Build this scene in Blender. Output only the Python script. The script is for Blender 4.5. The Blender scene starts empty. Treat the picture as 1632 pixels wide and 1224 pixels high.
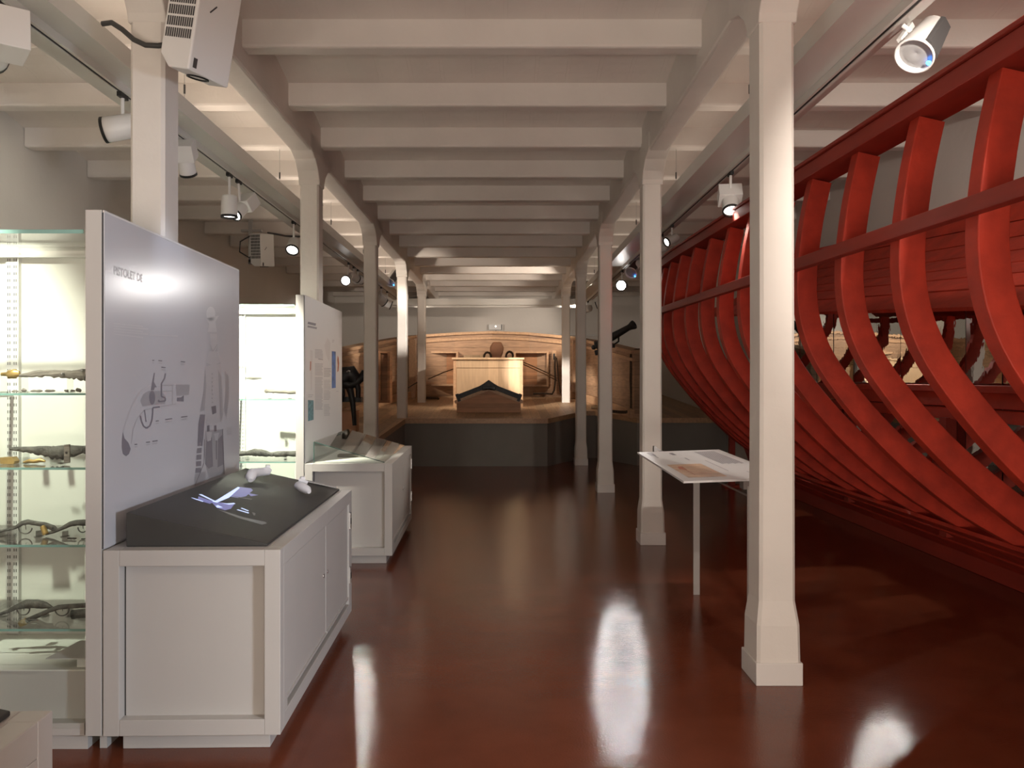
import bpy, math, random
from mathutils import Vector, Matrix
random.seed(7)
S = bpy.context.scene
COL = S.collection
# ------------------------------------------------------------------ camera, world, exposure
F = 1330.0; VX, VY, H = 802.0, 603.0, 1.55
cam = bpy.data.cameras.new('camera'); cam.sensor_width = 36.0; cam.lens = 36.0*F/1632.0
cam.shift_x = (816-VX)/1632.0; cam.shift_y = (VY-612)/1632.0
cam.clip_start = 0.05; cam.clip_end = 100
co = bpy.data.objects.new('camera', cam); COL.objects.link(co)
co.location = (0, 0, H); co.rotation_euler = (math.pi/2, 0, 0)
S.camera = co
w = bpy.data.worlds.new('world'); S.world = w; w.use_nodes = True
w.node_tree.nodes['Background'].inputs[0].default_value = (0.9, 0.8, 0.7, 1)
w.node_tree.nodes['Background'].inputs[1].default_value = 0.02
S.view_settings.view_transform = 'Standard'
try: S.view_settings.look = 'None'
except Exception: pass
S.view_settings.gamma = 1.0
S.view_settings.use_curve_mapping = False
S.view_settings.exposure = 0.0
UPL, UPR = 50.0, 20.0           # energy of the upward fill added on the two suspended trunks
WARM = (1.0, 0.85, 0.71); NEUT = (1.0, 0.90, 0.80); COOL = (0.93, 0.95, 1.0); CASE = (1.0, 0.95, 0.80)

def area(name, loc, aim, energy, col, sx, sy):   # added soft fill, standing in for a lit gallery behind the viewer
    l = bpy.data.lights.new(name, 'AREA'); l.energy = energy; l.color = col; l.shape = 'RECTANGLE'; l.size = sx; l.size_y = sy
    o = bpy.data.objects.new(name, l); COL.objects.link(o); o.location = loc
    o.rotation_euler = Vector(aim).to_track_quat('-Z', 'Y').to_euler()
area('gallery_fill', (-.2, -2.6, .5), (0, .85, .55), 225, (1.0, .86, .74), 4.5, .9)
sl_ = bpy.data.lights.new('side_fill_spot', 'SPOT'); sl_.energy = 420; sl_.color = (.80, .88, 1.0); sl_.shadow_soft_size = .22; sl_.spot_size = math.radians(48); sl_.spot_blend = .5  # added cool fill beside the viewer, no fixture stands there
so_ = bpy.data.objects.new('side_fill_spot', sl_); COL.objects.link(so_); so_.location = (3.0, .5, 1.45)
so_.rotation_euler = Vector((-4.25, 3.5, -.45)).to_track_quat('-Z', 'Y').to_euler()

def P(px, py, Y):               # a point of the room at depth Y
    return Vector(((px-VX)*Y/F, Y, H+(VY-py)*Y/F))

# ------------------------------------------------------------------ materials
def mat(name, col, rough=0.6, metal=0.0, nscale=0, namt=0.0, bump=0.0, bscale=30, spec=0.5, emis=None, estr=0, coat=0.0, stretch=None):
    m = bpy.data.materials.new(name); m.use_nodes = True
    nt = m.node_tree; b = nt.nodes['Principled BSDF']
    b.inputs['Base Color'].default_value = (*col, 1); b.inputs['Roughness'].default_value = rough
    b.inputs['Metallic'].default_value = metal
    b.inputs['Specular IOR Level'].default_value = spec
    b.inputs['Coat Weight'].default_value = coat
    if emis:
        b.inputs['Emission Color'].default_value = (*emis, 1); b.inputs['Emission Strength'].default_value = estr
    tc = nt.nodes.new('ShaderNodeTexCoord'); vec = tc.outputs['Object']
    if stretch:
        mp = nt.nodes.new('ShaderNodeMapping'); mp.inputs['Scale'].default_value = stretch
        nt.links.new(vec, mp.inputs['Vector']); vec = mp.outputs['Vector']
    if nscale:
        n = nt.nodes.new('ShaderNodeTexNoise'); n.inputs['Scale'].default_value = nscale; n.inputs['Detail'].default_value = 5
        nt.links.new(vec, n.inputs['Vector'])
        r = nt.nodes.new('ShaderNodeValToRGB')
        r.color_ramp.elements[0].position = 0.3; r.color_ramp.elements[1].position = 0.7
        r.color_ramp.elements[0].color = (*[max(0, c*(1-namt)) for c in col], 1)
        r.color_ramp.elements[1].color = (*[min(1, c*(1+namt)) for c in col], 1)
        nt.links.new(n.outputs['Fac'], r.inputs['Fac']); nt.links.new(r.outputs['Color'], b.inputs['Base Color'])
    if bump:
        n2 = nt.nodes.new('ShaderNodeTexNoise'); n2.inputs['Scale'].default_value = bscale; n2.inputs['Detail'].default_value = 4
        nt.links.new(vec, n2.inputs['Vector'])
        bp = nt.nodes.new('ShaderNodeBump'); bp.inputs['Strength'].default_value = bump; bp.inputs['Distance'].default_value = 0.02
        nt.links.new(n2.outputs['Fac'], bp.inputs['Height']); nt.links.new(bp.outputs['Normal'], b.inputs['Normal'])
    return m

def lines_mat(name, col, axis, pitch, width, depth, dark=1.0, **k):
    """paint or wood with narrow joints every «pitch» along an object axis"""
    m = mat(name, col, **k); nt = m.node_tree; b = nt.nodes['Principled BSDF']
    tc = nt.nodes.new('ShaderNodeTexCoord'); sp = nt.nodes.new('ShaderNodeSeparateXYZ')
    nt.links.new(tc.outputs['Object'], sp.inputs[0])
    d = nt.nodes.new('ShaderNodeMath'); d.operation = 'DIVIDE'; d.inputs[1].default_value = pitch
    nt.links.new(sp.outputs[axis], d.inputs[0])
    fr = nt.nodes.new('ShaderNodeMath'); fr.operation = 'FRACT'; nt.links.new(d.outputs[0], fr.inputs[0])
    lt = nt.nodes.new('ShaderNodeMath'); lt.operation = 'GREATER_THAN'; lt.inputs[1].default_value = width/pitch
    nt.links.new(fr.outputs[0], lt.inputs[0])
    bp = nt.nodes.new('ShaderNodeBump'); bp.inputs['Strength'].default_value = depth; bp.inputs['Distance'].default_value = 0.01
    nt.links.new(lt.outputs[0], bp.inputs['Height'])
    old = b.inputs['Normal'].links
    if old: nt.links.new(old[0].from_socket, bp.inputs['Normal'])
    nt.links.new(bp.outputs['Normal'], b.inputs['Normal'])
    if dark < 1:
        mx = nt.nodes.new('ShaderNodeMix'); mx.data_type = 'RGBA'; mx.blend_type = 'MULTIPLY'; mx.inputs[0].default_value = 1
        src = b.inputs['Base Color'].links
        if src: nt.links.new(src[0].from_socket, mx.inputs[6])
        else: mx.inputs[6].default_value = (*col, 1)
        # each board has its own tone, and a dark joint
        fl = nt.nodes.new('ShaderNodeMath'); fl.operation = 'FLOOR'; nt.links.new(d.outputs[0], fl.inputs[0])
        wn = nt.nodes.new('ShaderNodeTexWhiteNoise'); wn.noise_dimensions = '1D'; nt.links.new(fl.outputs[0], wn.inputs['W'])
        mr = nt.nodes.new('ShaderNodeMapRange'); mr.inputs[3].default_value = 0.78; mr.inputs[4].default_value = 1.12
        nt.links.new(wn.outputs['Value'], mr.inputs[0])
        mr2 = nt.nodes.new('ShaderNodeMapRange'); mr2.inputs[3].default_value = dark; mr2.inputs[4].default_value = 1
        nt.links.new(lt.outputs[0], mr2.inputs[0])
        mm = nt.nodes.new('ShaderNodeMath'); mm.operation = 'MULTIPLY'
        nt.links.new(mr.outputs[0], mm.inputs[0]); nt.links.new(mr2.outputs[0], mm.inputs[1])
        nt.links.new(mm.outputs[0], mx.inputs[7]); nt.links.new(mx.outputs[2], b.inputs['Base Color'])
    return m

def glass_mat(name, tint, fres=0.06):
    m = bpy.data.materials.new(name); m.use_nodes = True; nt = m.node_tree
    for n in list(nt.nodes): nt.nodes.remove(n)
    o = nt.nodes.new('ShaderNodeOutputMaterial'); t = nt.nodes.new('ShaderNodeBsdfTransparent'); g = nt.nodes.new('ShaderNodeBsdfGlossy')
    t.inputs[0].default_value = (*tint, 1); g.inputs['Roughness'].default_value = 0.02
    lw = nt.nodes.new('ShaderNodeLayerWeight'); lw.inputs[0].default_value = 0.5
    pw = nt.nodes.new('ShaderNodeMath'); pw.operation = 'POWER'; pw.inputs[1].default_value = 4.0; nt.links.new(lw.outputs['Facing'], pw.inputs[0])
    f = nt.nodes.new('ShaderNodeMath'); f.operation = 'MULTIPLY_ADD'; f.inputs[1].default_value = 0.85; f.inputs[2].default_value = 0.03; nt.links.new(pw.outputs[0], f.inputs[0])
    mx = nt.nodes.new('ShaderNodeMixShader')
    nt.links.new(f.outputs[0], mx.inputs[0]); nt.links.new(t.outputs[0], mx.inputs[1]); nt.links.new(g.outputs[0], mx.inputs[2])
    nt.links.new(mx.outputs[0], o.inputs[0])
    return m

M = {}
M['plaster'] = mat('white_plaster', (0.74, 0.70, 0.65), 0.75, nscale=2.5, namt=0.04, bump=0.25, bscale=9)
M['beam'] = mat('painted_beam', (0.72, 0.675, 0.63), 0.7, nscale=2, namt=0.05, bump=0.3, bscale=7)
M['vault'] = lines_mat('painted_vault', (0.70, 0.65, 0.60), 0, 0.245, 0.03, 1.0, nscale=2, namt=0.05, rough=0.8, bump=0.25, bscale=8)
M['wall'] = mat('wall_paint', (0.66, 0.63, 0.59), 0.8, nscale=1.2, namt=0.03, bump=0.15, bscale=14)
M['floor'] = mat('polished_red_brown_floor', (0.165, 0.045, 0.021), 0.10, nscale=3, namt=0.12, bump=0.07, bscale=110, spec=0.32)
M['base'] = mat('baseboard_paint', (0.72, 0.69, 0.66), 0.5)
M['red'] = mat('red_stained_wood', (0.43, 0.036, 0.017), 0.55, spec=0.3, nscale=5, namt=0.22, bump=0.1, bscale=25, stretch=(1.5, 1, 1.5))
M['redbeam'] = mat('red_stained_rail', (0.28, 0.030, 0.018), 0.5, spec=0.3, nscale=6, namt=0.15, stretch=(2, .3, 2))
M['cab'] = mat('cabinet_lacquer', (0.53, 0.515, 0.49), 0.5, nscale=3, namt=0.015, spec=0.35)
M['cabdark'] = mat('gap_shade', (0.06, 0.06, 0.06), 0.7)  # near-black colour stands in for the shade inside the gaps
M['panel'] = mat('printed_sheet', (0.62, 0.625, 0.66), 0.2, spec=0.24)
M['panel2'] = mat('printed_sheet_white', (0.74, 0.74, 0.74), 0.35, spec=0.4)
M['ink'] = mat('grey_print', (0.20, 0.19, 0.22), 0.4)
M['ink2'] = mat('mid_grey_print', (0.25, 0.24, 0.28), 0.35)
M['ink3'] = mat('pale_grey_print', (0.41, 0.41, 0.44), 0.32)
M['ink4'] = mat('faint_grey_print', (0.545, 0.545, 0.575), 0.3)
M['blue'] = mat('blue_print', (0.05, 0.17, 0.45), 0.4, nscale=14, namt=0.5)
M['teal'] = mat('sea_print', (0.12, 0.26, 0.30), 0.4, nscale=30, namt=0.7)
M['rust'] = mat('rust_print', (0.45, 0.13, 0.06), 0.4, nscale=40, namt=0.4)
M['tan'] = mat('tan_print', (0.62, 0.42, 0.28), 0.4, nscale=12, namt=0.2)
M['slate'] = mat('slate_grey_laminate', (0.045, 0.045, 0.043), 0.55, nscale=8, namt=0.05)
M['black'] = mat('black_plastic', (0.012, 0.012, 0.012), 0.5)
M['dgrey'] = mat('dark_grey_panel', (0.06, 0.058, 0.058), 0.6)
M['white'] = mat('white_powder_coat', (0.76, 0.75, 0.73), 0.45)
M['wplastic'] = mat('white_plastic', (0.88, 0.88, 0.90), 0.35)
M['steel'] = mat('brushed_steel', (0.5, 0.5, 0.5), 0.35, metal=1)
M['trunk'] = mat('white_trunking', (0.70, 0.69, 0.65), 0.4)
M['glass'] = glass_mat('clear_glass', (0.965, 0.985, 0.975))
M['gedge'] = mat('green_glass_edge', (0.25, 0.45, 0.40), 0.2, spec=0.6)
M['acry'] = glass_mat('clear_acrylic', (0.93, 0.95, 0.94))
M['casewhite'] = mat('case_interior', (0.78, 0.77, 0.72), 0.7)
M['slot'] = mat('slot_shadow', (0.10, 0.10, 0.09), 0.8)
M['gedgedark'] = mat('dark_glass_edge', (0.05, 0.11, 0.095), 0.2, spec=0.6)
M['oak'] = lines_mat('oak_planking', (0.38, 0.235, 0.14), 2, 0.23, 0.010, 0.6, dark=0.62, nscale=4, namt=0.22, rough=0.5, stretch=(1, 1, 7))
M['oakdeck'] = lines_mat('oak_deck_boards', (0.44, 0.285, 0.16), 0, 0.17, 0.008, 0.5, dark=0.68, nscale=4, namt=0.2, rough=0.45, stretch=(7, 1, 1))
M['oakpale'] = lines_mat('pale_oak_boards', (0.54, 0.375, 0.225), 0, 0.21, 0.003, 0.2, dark=0.86, nscale=3, namt=0.1, rough=0.5, stretch=(8, 8, 1))
M['oaktrim'] = mat('oak_trim', (0.47, 0.29, 0.165), 0.45, nscale=3, namt=0.15, stretch=(8, 1, 8))
M['oakred'] = lines_mat('reddish_oak_boards', (0.40, 0.19, 0.085), 2, 0.085, 0.004, 0.4, dark=0.75, nscale=4, namt=0.15, rough=0.5, stretch=(1, 1, 7))
M['riser'] = mat('dark_grey_riser', (0.23, 0.22, 0.20), 0.8, nscale=2, namt=0.05)
M['redwood'] = mat('reddish_timber', (0.50, 0.24, 0.125), 0.5, nscale=4, namt=0.15)
M['iron'] = mat('blackened_iron', (0.035, 0.037, 0.04), 0.5, metal=0.4, nscale=20, namt=0.3)
M['gun'] = mat('corroded_gunmetal', (0.10, 0.095, 0.085), 0.65, nscale=30, namt=0.5, bump=0.5, bscale=60)
M['gunlight'] = mat('weathered_gunwood', (0.24, 0.215, 0.185), 0.75, nscale=25, namt=0.45, bump=0.5, bscale=50, stretch=(.4, 1, 2))
M['brass'] = mat('worn_brass', (0.55, 0.38, 0.14), 0.4, metal=0.7, nscale=15, namt=0.25)
M['rope'] = mat('tarred_rope', (0.075, 0.05, 0.032), 0.9, nscale=60, namt=0.5, bump=0.8, bscale=70)
M['hemp'] = mat('hemp_rope', (0.34, 0.24, 0.14), 0.9, nscale=60, namt=0.3)
M['cable'] = mat('dark_grey_cable', (0.05, 0.05, 0.048), 0.6)
M['lens'] = mat('lamp_lens', (0.9, 0.9, 0.9), 0.2, emis=(1.0, 0.95, 0.9), estr=34)
M['lenslit'] = mat('lamp_lens_lit', (0.9, 0.9, 0.9), 0.2, emis=(1.0, 0.95, 0.9), estr=9)
M['lensdim'] = mat('lamp_lens_dim', (0.9, 0.9, 0.9), 0.2, emis=(1.0, 0.93, 0.85), estr=5)
M['lensoff'] = mat('lens_glass_grey', (0.35, 0.35, 0.35), 0.15)
M['led'] = mat('blue_led', (0.1, 0.3, 1), 0.3, emis=(0.05, 0.32, 1.0), estr=7)
M['ledw'] = mat('white_led', (1, 1, 1), 0.3, emis=(1, 0.97, 0.9), estr=4)
M['proj'] = mat('projected_light', (0.3, 0.35, 0.6), 0.5, emis=(0.62, 0.72, 1.0), estr=0.95)
M['proj2'] = mat('projected_light_blue', (0.2, 0.2, 0.4), 0.5, emis=(0.36, 0.38, 0.85), estr=0.26)
M['proj3'] = mat('projected_light_faint', (0.09, 0.09, 0.085), 0.5, emis=(0.5, 0.5, 0.5), estr=0.16)
# mirror with a slightly wavy sheet
mm = mat('mirror_sheet', (0.80, 0.82, 0.80), 0.015, metal=1.0, bump=0.35, bscale=2.2); M['mirror'] = mm
mm.node_tree.nodes['Bump'].inputs['Distance'].default_value = 0.03
mm.node_tree.nodes['Bump'].inputs['Strength'].default_value = 0.05

# ------------------------------------------------------------------ mesh helpers
class MB:
    def __init__(s): s.v = []; s.f = []; s.sm = []
    def add(s, vs, fs, smooth=False):
        o = len(s.v); s.v += [tuple(v) for v in vs]
        for f in fs: s.f.append(tuple(i+o for i in f)); s.sm.append(smooth)
        return s
    def hexa(s, p):   # 8 points: bottom 4 ccw, top 4 ccw
        return s.add(p, [(0,3,2,1),(4,5,6,7),(0,1,5,4),(1,2,6,5),(2,3,7,6),(3,0,4,7)])
    def box(s, x0, x1, y0, y1, z0, z1):
        return s.hexa([(x0,y0,z0),(x1,y0,z0),(x1,y1,z0),(x0,y1,z0),(x0,y0,z1),(x1,y0,z1),(x1,y1,z1),(x0,y1,z1)])
    def obox(s, c, ax, ay, az, hx, hy, hz):
        c = Vector(c); ax = Vector(ax).normalized()*hx; ay = Vector(ay).normalized()*hy; az = Vector(az).normalized()*hz
        return s.hexa([c-ax-ay-az, c+ax-ay-az, c+ax+ay-az, c-ax+ay-az, c-ax-ay+az, c+ax-ay+az, c+ax+ay+az, c-ax+ay+az])
    def prism(s, poly, a, b, axis):   # poly in the other two axes (order xyz without axis)
        def pt(p, d):
            q = [p[0], p[1]]; q.insert(axis, d); return q
        n = len(poly); vs = [pt(p, a) for p in poly]+[pt(p, b) for p in poly]
        return s.add(vs, [tuple(range(n))[::-1], tuple(range(n, 2*n))]+[(i, (i+1)%n, n+(i+1)%n, n+i) for i in range(n)])
    def tube(s, pts, r, n=8, flat=None, cap=True, up=None):
        pts = [Vector(p) for p in pts]; m = len(pts)
        rr = r if isinstance(r, (list, tuple)) else [r]*m
        vs = []; prev = Vector(up) if up else None
        for i, p in enumerate(pts):
            t = (pts[min(i+1, m-1)]-pts[max(i-1, 0)]).normalized()
            if prev is None: prev = Vector((0, 0, 1)) if abs(t.z) < .9 else Vector((1, 0, 0))
            u = (prev-t*prev.dot(t))
            if u.length < 1e-5: u = t.orthogonal()
            u.normalize(); prev = u; v = t.cross(u)
            for k in range(n):
                a = 2*math.pi*k/n
                vs.append(p+u*rr[i]*math.cos(a)+v*rr[i]*(flat or 1)*math.sin(a))
        fs = [(i*n+k, i*n+(k+1)%n, (i+1)*n+(k+1)%n, (i+1)*n+k) for i in range(m-1) for k in range(n)]
        s.add(vs, fs, True)
        if cap: s.add([vs[k] for k in range(n)], [tuple(range(n))[::-1]]); s.add([vs[(m-1)*n+k] for k in range(n)], [tuple(range(n))])
        return s
    def lathe(s, base, axis, prof, n=20):   # prof: list of (distance along axis, radius)
        base = Vector(base); ax = Vector(axis).normalized(); u = ax.orthogonal().normalized(); v = ax.cross(u)
        vs = [base+ax*d+(u*math.cos(2*math.pi*k/n)+v*math.sin(2*math.pi*k/n))*max(r, 1e-4) for d, r in prof for k in range(n)]
        m = len(prof)
        s.add(vs, [(i*n+k, i*n+(k+1)%n, (i+1)*n+(k+1)%n, (i+1)*n+k) for i in range(m-1) for k in range(n)], True)
        return s
    def sweep(s, secs, close=True):    # list of equal-length rings
        n = len(secs[0]); m = len(secs); vs = [p for r in secs for p in r]
        s.add(vs, [(i*n+k, i*n+(k+1)%n, (i+1)*n+(k+1)%n, (i+1)*n+k) for i in range(m-1) for k in range(n)])
        s.add(secs[0], [tuple(range(n))[::-1]]); s.add(secs[-1], [tuple(range(n))])
        return s
    def build(s, name, m, parent=None, bevel=0, loc=None):
        me = bpy.data.meshes.new(name); me.from_pydata(s.v, [], s.f); me.update()
        for p, q in zip(me.polygons, s.sm): p.use_smooth = q
        import bmesh
        bm = bmesh.new(); bm.from_mesh(me); bmesh.ops.recalc_face_normals(bm, faces=bm.faces); bm.to_mesh(me); bm.free()
        me.materials.append(m)
        o = bpy.data.objects.new(name, me); COL.objects.link(o)
        if parent: o.parent = parent
        if loc: o.location = loc
        if bevel:
            b = o.modifiers.new('bevel', 'BEVEL'); b.width = bevel; b.segments = 2; b.limit_method = 'ANGLE'
        return o
def tag(o, label, cat, group=None):
    o['label'] = label; o['category'] = cat
    if group: o['group'] = group
    return o
def thing(name, label, cat, loc=(0, 0, 0), group=None, rz=0):
    o = bpy.data.objects.new(name, None); COL.objects.link(o); o.empty_display_size = 0.1
    o.location = loc; o.rotation_euler = (0, 0, rz)
    return tag(o, label, cat, group)
def struct(o): o['kind'] = 'structure'; return o
def copy_tree(o, parent=None):
    c = o.copy(); COL.objects.link(c)
    if parent: c.parent = parent
    for ch in list(o.children): copy_tree(ch, c)
    return c
def lamp(kind, name, parent, loc, aim, energy, col, size=0.05, angle=60, blend=0.5, sy=None):
    l = bpy.data.lights.new(name, kind); l.energy = energy; l.color = col
    if kind == 'SPOT': l.spot_size = math.radians(angle); l.spot_blend = blend; l.shadow_soft_size = size
    if kind == 'AREA':
        l.size = size
        if sy: l.shape = 'RECTANGLE'; l.size_y = sy
    o = bpy.data.objects.new(name, l); COL.objects.link(o); o.location = loc
    o.rotation_euler = Vector(aim).to_track_quat('-Z', 'Y').to_euler()
    if parent: o.parent = parent
    return o

# ------------------------------------------------------------------ room shell
YB, YF, XL, XR = -3.4, 22.3, -4.5, 4.0
ZC = 3.95
struct(MB().box(XL-.2, XR+.2, YB-.2, YF+.2, -.12, 0).build('floor', M['floor']))
struct(MB().box(XL-.15, XL, YB, YF, 0, 4.1).build('wall_left', M['wall']))
struct(MB().box(XR, XR+.15, YB, YF, 0, 4.1).build('wall_right', M['wall']))
struct(MB().box(XL, XR, YF, YF+.15, 0, 4.1).build('wall_far', M['wall']))
struct(MB().box(XL, XR, YB-.15, YB, 0, 4.1).build('wall_near', M['wall']))
PITCH, B0, BW, BZ = 1.18, 4.36, 0.15, 3.72
ks = range(-6, 16)
# shallow vaults between the beams
sec = []
for k in ks:
    y0 = B0+PITCH*k+BW/2-.01; y1 = B0+PITCH*(k+1)-BW/2+.01
    for i in range(9):
        t = i/8; sec.append((y0+(y1-y0)*t, 3.90+0.075*math.sin(math.pi*t)))
mb = MB(); n = len(sec)
vs = [(XL, y, z) for y, z in sec]+[(XR, y, z) for y, z in sec]+[(XL, y, 4.12) for y, z in sec]+[(XR, y, 4.12) for y, z in sec]
fs = [(i, i+1, n+i+1, n+i) for i in range(n-1)]+[(2*n+i, 3*n+i, 3*n+i+1, 2*n+i+1) for i in range(n-1)]
mb.add(vs, fs)
struct(mb.build('ceiling', M['vault']))
for k in ks:
    y = B0+PITCH*k
    if YB < y < YF-.1:
        struct(MB().box(XL, XR, y-BW/2, y+BW/2, BZ, 4.0).build('ceiling_beam', M['beam'], bevel=.02))
LX0, LX1, RX0, RX1 = -1.905, -1.71, 1.30, 1.48
for x0, x1 in ((LX0, LX1), (RX0, RX1)):
    struct(MB().box(x0, x1, YB, YF, 3.59, 4.0).build('ceiling_beam', M['beam'], bevel=.02))

# ------------------------------------------------------------------ columns
CY = [4.333+3.545*i for i in range(5)]
def deck_z(Y): return 0.83+0.05*(Y-14.7)
def column(xc, y, z0, basebd, label, side):
    t = thing('column', label, 'column', (xc, y, z0), 'white columns along the %s side of the aisle' % side)
    h = 3.36-z0; a, b = .0875, .10
    rings = []
    prof = [(0, .113), (.30, .108), (.42, a+.004), (h*.5, a), (h, a)] if basebd else [(0, a), (h*.5, a), (h, a)]
    for z, r in prof:
        ry = r+.013; j = random.uniform(-.002, .002); c = .016
        rings.append([(-r+j+c, -ry, z), (r+j-c, -ry, z), (r+j, -ry+c, z), (r+j, ry-c, z), (r+j-c, ry, z), (-r+j+c, ry, z), (-r+j, ry-c, z), (-r+j, -ry+c, z)])
    MB().sweep(rings).build('shaft', M['plaster'], t)
    zz = -z0
    pts = [(-.103, 3.355+zz), (-.113, 3.40+zz), (-.16, 3.47+zz), (-.27, 3.55+zz), (-.46, 3.605+zz), (-.46, 3.75+zz)]
    poly = pts+[(-p, q) for p, q in pts[::-1]]
    MB().prism(poly, -.098, .098, 0).build('capital', M['plaster'], t, bevel=.008)
    if basebd: MB().box(-.118, .118, -.132, .132, 0, .115).build('baseboard', M['base'], t, bevel=.004)
    return t
LC, RC = -1.808, 1.392
ordn = ['nearest', 'second', 'third', 'fourth', 'farthest']
for i, y in enumerate(CY):
    if i < 3: column(LC, y, 0, i == 2, ['white column beside the dark mounted projector and grey printed panel, nearest on the left', 'white column right behind the white printed text panel on the left', 'white column behind the sloping glass vitrine on the left'][i], 'left')
    else: column(LC, y, deck_z(y)-.006, False, ['white column on the oak deck, brightly lit down its upper half', 'white column on the oak deck left of the oak cabin, farthest on the left'][i-3], 'left')
for i, y in enumerate(CY):
    if i < 4: column(RC, y, 0, True, ['thick white column in the right foreground, nearest of all to the viewer', 'white column behind the white reading panel, second on the right', 'white column on the floor with the swivel gun behind it, third on the right', 'white column on the floor just in front of the dark platform wall, fourth on the right'][i], 'right')
    else: column(RC, y, deck_z(y)-.006, False, 'white column on the oak deck lit dazzling white, right of the oak cabin', 'right')

# ------------------------------------------------------------------ suspended trunking with lighting track
def trunking(x0, x1, xt, y0, y1, label, up):
    t = thing('lighting_trunk', label, 'lighting trunk', ((x0+x1)/2, y0, 3.30))
    ox = (x0+x1)/2
    MB().box(x0-ox, x1-ox, 0, y1-y0, 0.0, .012).box(x0-ox, x0-ox+.012, 0, y1-y0, .0121, .11).box(x1-ox-.012, x1-ox, 0, y1-y0, .0121, .11).build('channel', M['trunk'], t)
    MB().box(xt-ox-.028, xt-ox-.010, 0, y1-y0, -.045, 0).box(xt-ox+.010, xt-ox+.028, 0, y1-y0, -.045, 0).build('track', M['trunk'], t)
    MB().box(xt-ox-.010, xt-ox+.010, 0, y1-y0, -.040, -.012).build('track_slot', M['black'], t)
    yy = B0-PITCH*3
    while yy < y1:
        if yy > y0:
            for xs in (x0-ox+.006, x1-ox-.006):
                w_ = MB().tube([(xs, yy-y0, .09), (xs, yy-y0, .43)], .002, 5).build('hanging_wire', M['steel'], t)
                MB().tube([(xs, yy-y0, .14), (xs, yy-y0, .20)], .007, 6).build('wire_gripper', M['dgrey'], w_)
        yy += PITCH*2
    MB().box(-.04, .04, .02, y1-y0-.02, .012, .03).build('added_uplight_strip', M['white'], t)  # strip added as a body for the upward fill
    lamp('AREA', 'uplight_fill', t, (0, (y1-y0)/2, .06), (0, 0, 1), up, (1.0, 0.83, 0.68), .1, sy=y1-y0)  # added fill that brightens the ceiling from the trunk
    return t
TL, TR = -2.28, 1.88
trunking(-2.46, -2.11, TL, YB+.3, 18.6, 'long white suspended lighting trunk over the left aisle', UPL)
trunking(1.63, 2.0, TR, YB+.3, 18.6, 'long white suspended lighting trunk over the red hull', UPR)
t = thing('lighting_trunk', 'white lighting trunk crossing the room above the oak deck', 'lighting trunk', (-.2, 18.9, 3.20))
MB().box(-2.3, 2.2, -.16, .16, 0, .012).box(-2.3, 2.2, -.16, -.148, .0121, .14).box(-2.3, 2.2, .148, .16, .0121, .14).build('channel', M['trunk'], t)
MB().box(-2.3, 2.2, -.028, .028, -.045, 0).build('track', M['trunk'], t)

# ------------------------------------------------------------------ spotlights
def spot(xt, y, aim, label, energy, col=NEUT, lit='lens', angle=42, drop=.16, r=.052, L=.15, box=False, zt=3.255, side=0, blend=.6):
    t = thing('track_spotlight', label, 'spotlight', (xt, y, zt), 'track spotlights')
    head = Vector((side, 0, -drop)); d = (Vector(aim)-(Vector((xt, y, zt))+head)).normalized()
    MB().box(-.013, .013, -.05, .05, -.028, 0).build('track_adapter', M['black'], t)
    MB().tube([(0, 0, -.02), (side*.4, 0, -drop*.6), head], .011, 8).build('arm', M['white'], t)
    h = MB().lathe(head-d*L*.5, d, [(0, .001), (0, r*.88), (.012, r*.95), (L*.9, r), (L, r), (L, r*.9), (L-.012, r*.85)], 22).build('head', M['white'], t)
    MB().lathe(head+d*L*.5, d, [(-.006, r*1.02), (.012, r*1.04), (.012, r*.86), (-.004, r*.85)], 22).build('rim', M['black'], h)
    MB().lathe(head+d*(L*.5-.003), d, [(0, .0005), (0, r*.87)], 22).build('lens', M[lit], h)
    MB().tube([head+Vector((0, r, 0)), head+Vector((0, r+.012, 0))], .012, 10).build('pivot', M['black'], t)
    if box:
        s = d.cross(Vector((0, 0, 1))).normalized()
        MB().obox(head-d*L*.62, d, s, d.cross(s), L*.42, r*1.35, r*1.05).build('driver_box', M['white'], t, bevel=.004)
    if energy:
        lamp('SPOT', 'beam_lamp', t, head+d*(L*.5+.02), d, energy, col, r*.6, angle, blend)
    return t
# left track
spot(TL, 2.55, (-2.80, 3.95, 1.3), 'white spotlight above the near end of the musket showcase', 420, CASE, angle=58, box=True)
spot(TL, 3.72, (-4.4, 6.3, 2.7), 'large white boxed spotlight at the upper left edge of view', 320, CASE, box=True, r=.085, L=.22, drop=.22, lit='lensdim')
spot(TL, 5.0, (-4.4, 4.7, 2.6), 'white spotlight half hidden by the nearest left column', 210, CASE, r=.075, L=.2, drop=.2, angle=60, lit='lensdim')
spot(TL, 6.0, (-2.35, 7.4, 1.3), 'white boxed spotlight showing just right of the nearest left column', 900, CASE, box=True, r=.06, angle=62, lit='lensdim')
spot(TL, 6.95, (-2.3, 6.9, 0), 'white spotlight pointing straight down, left one of a close pair', 14, NEUT, lit='lensdim', r=.068, L=.17, drop=.27)
spot(TL, 7.19, (-3.1, 5.4, 1.2), 'white tilted spotlight with boxed back, right one of a close pair', 50, CASE, box=True, r=.055, L=.17, drop=.25, side=.02)
spot(TL, 9.08, (-2.35, 7.4, 1.2), 'white glowing spotlight hanging behind the second left column', 350, CASE, r=.07, drop=.26, angle=55, lit='lenslit')
spot(TL, 12.33, (-2.6, 7.2, 1.6), 'white glowing spotlight left of the third left column', 90, NEUT, r=.075, drop=.25, side=-.03, angle=40, lit='lenslit')
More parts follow.
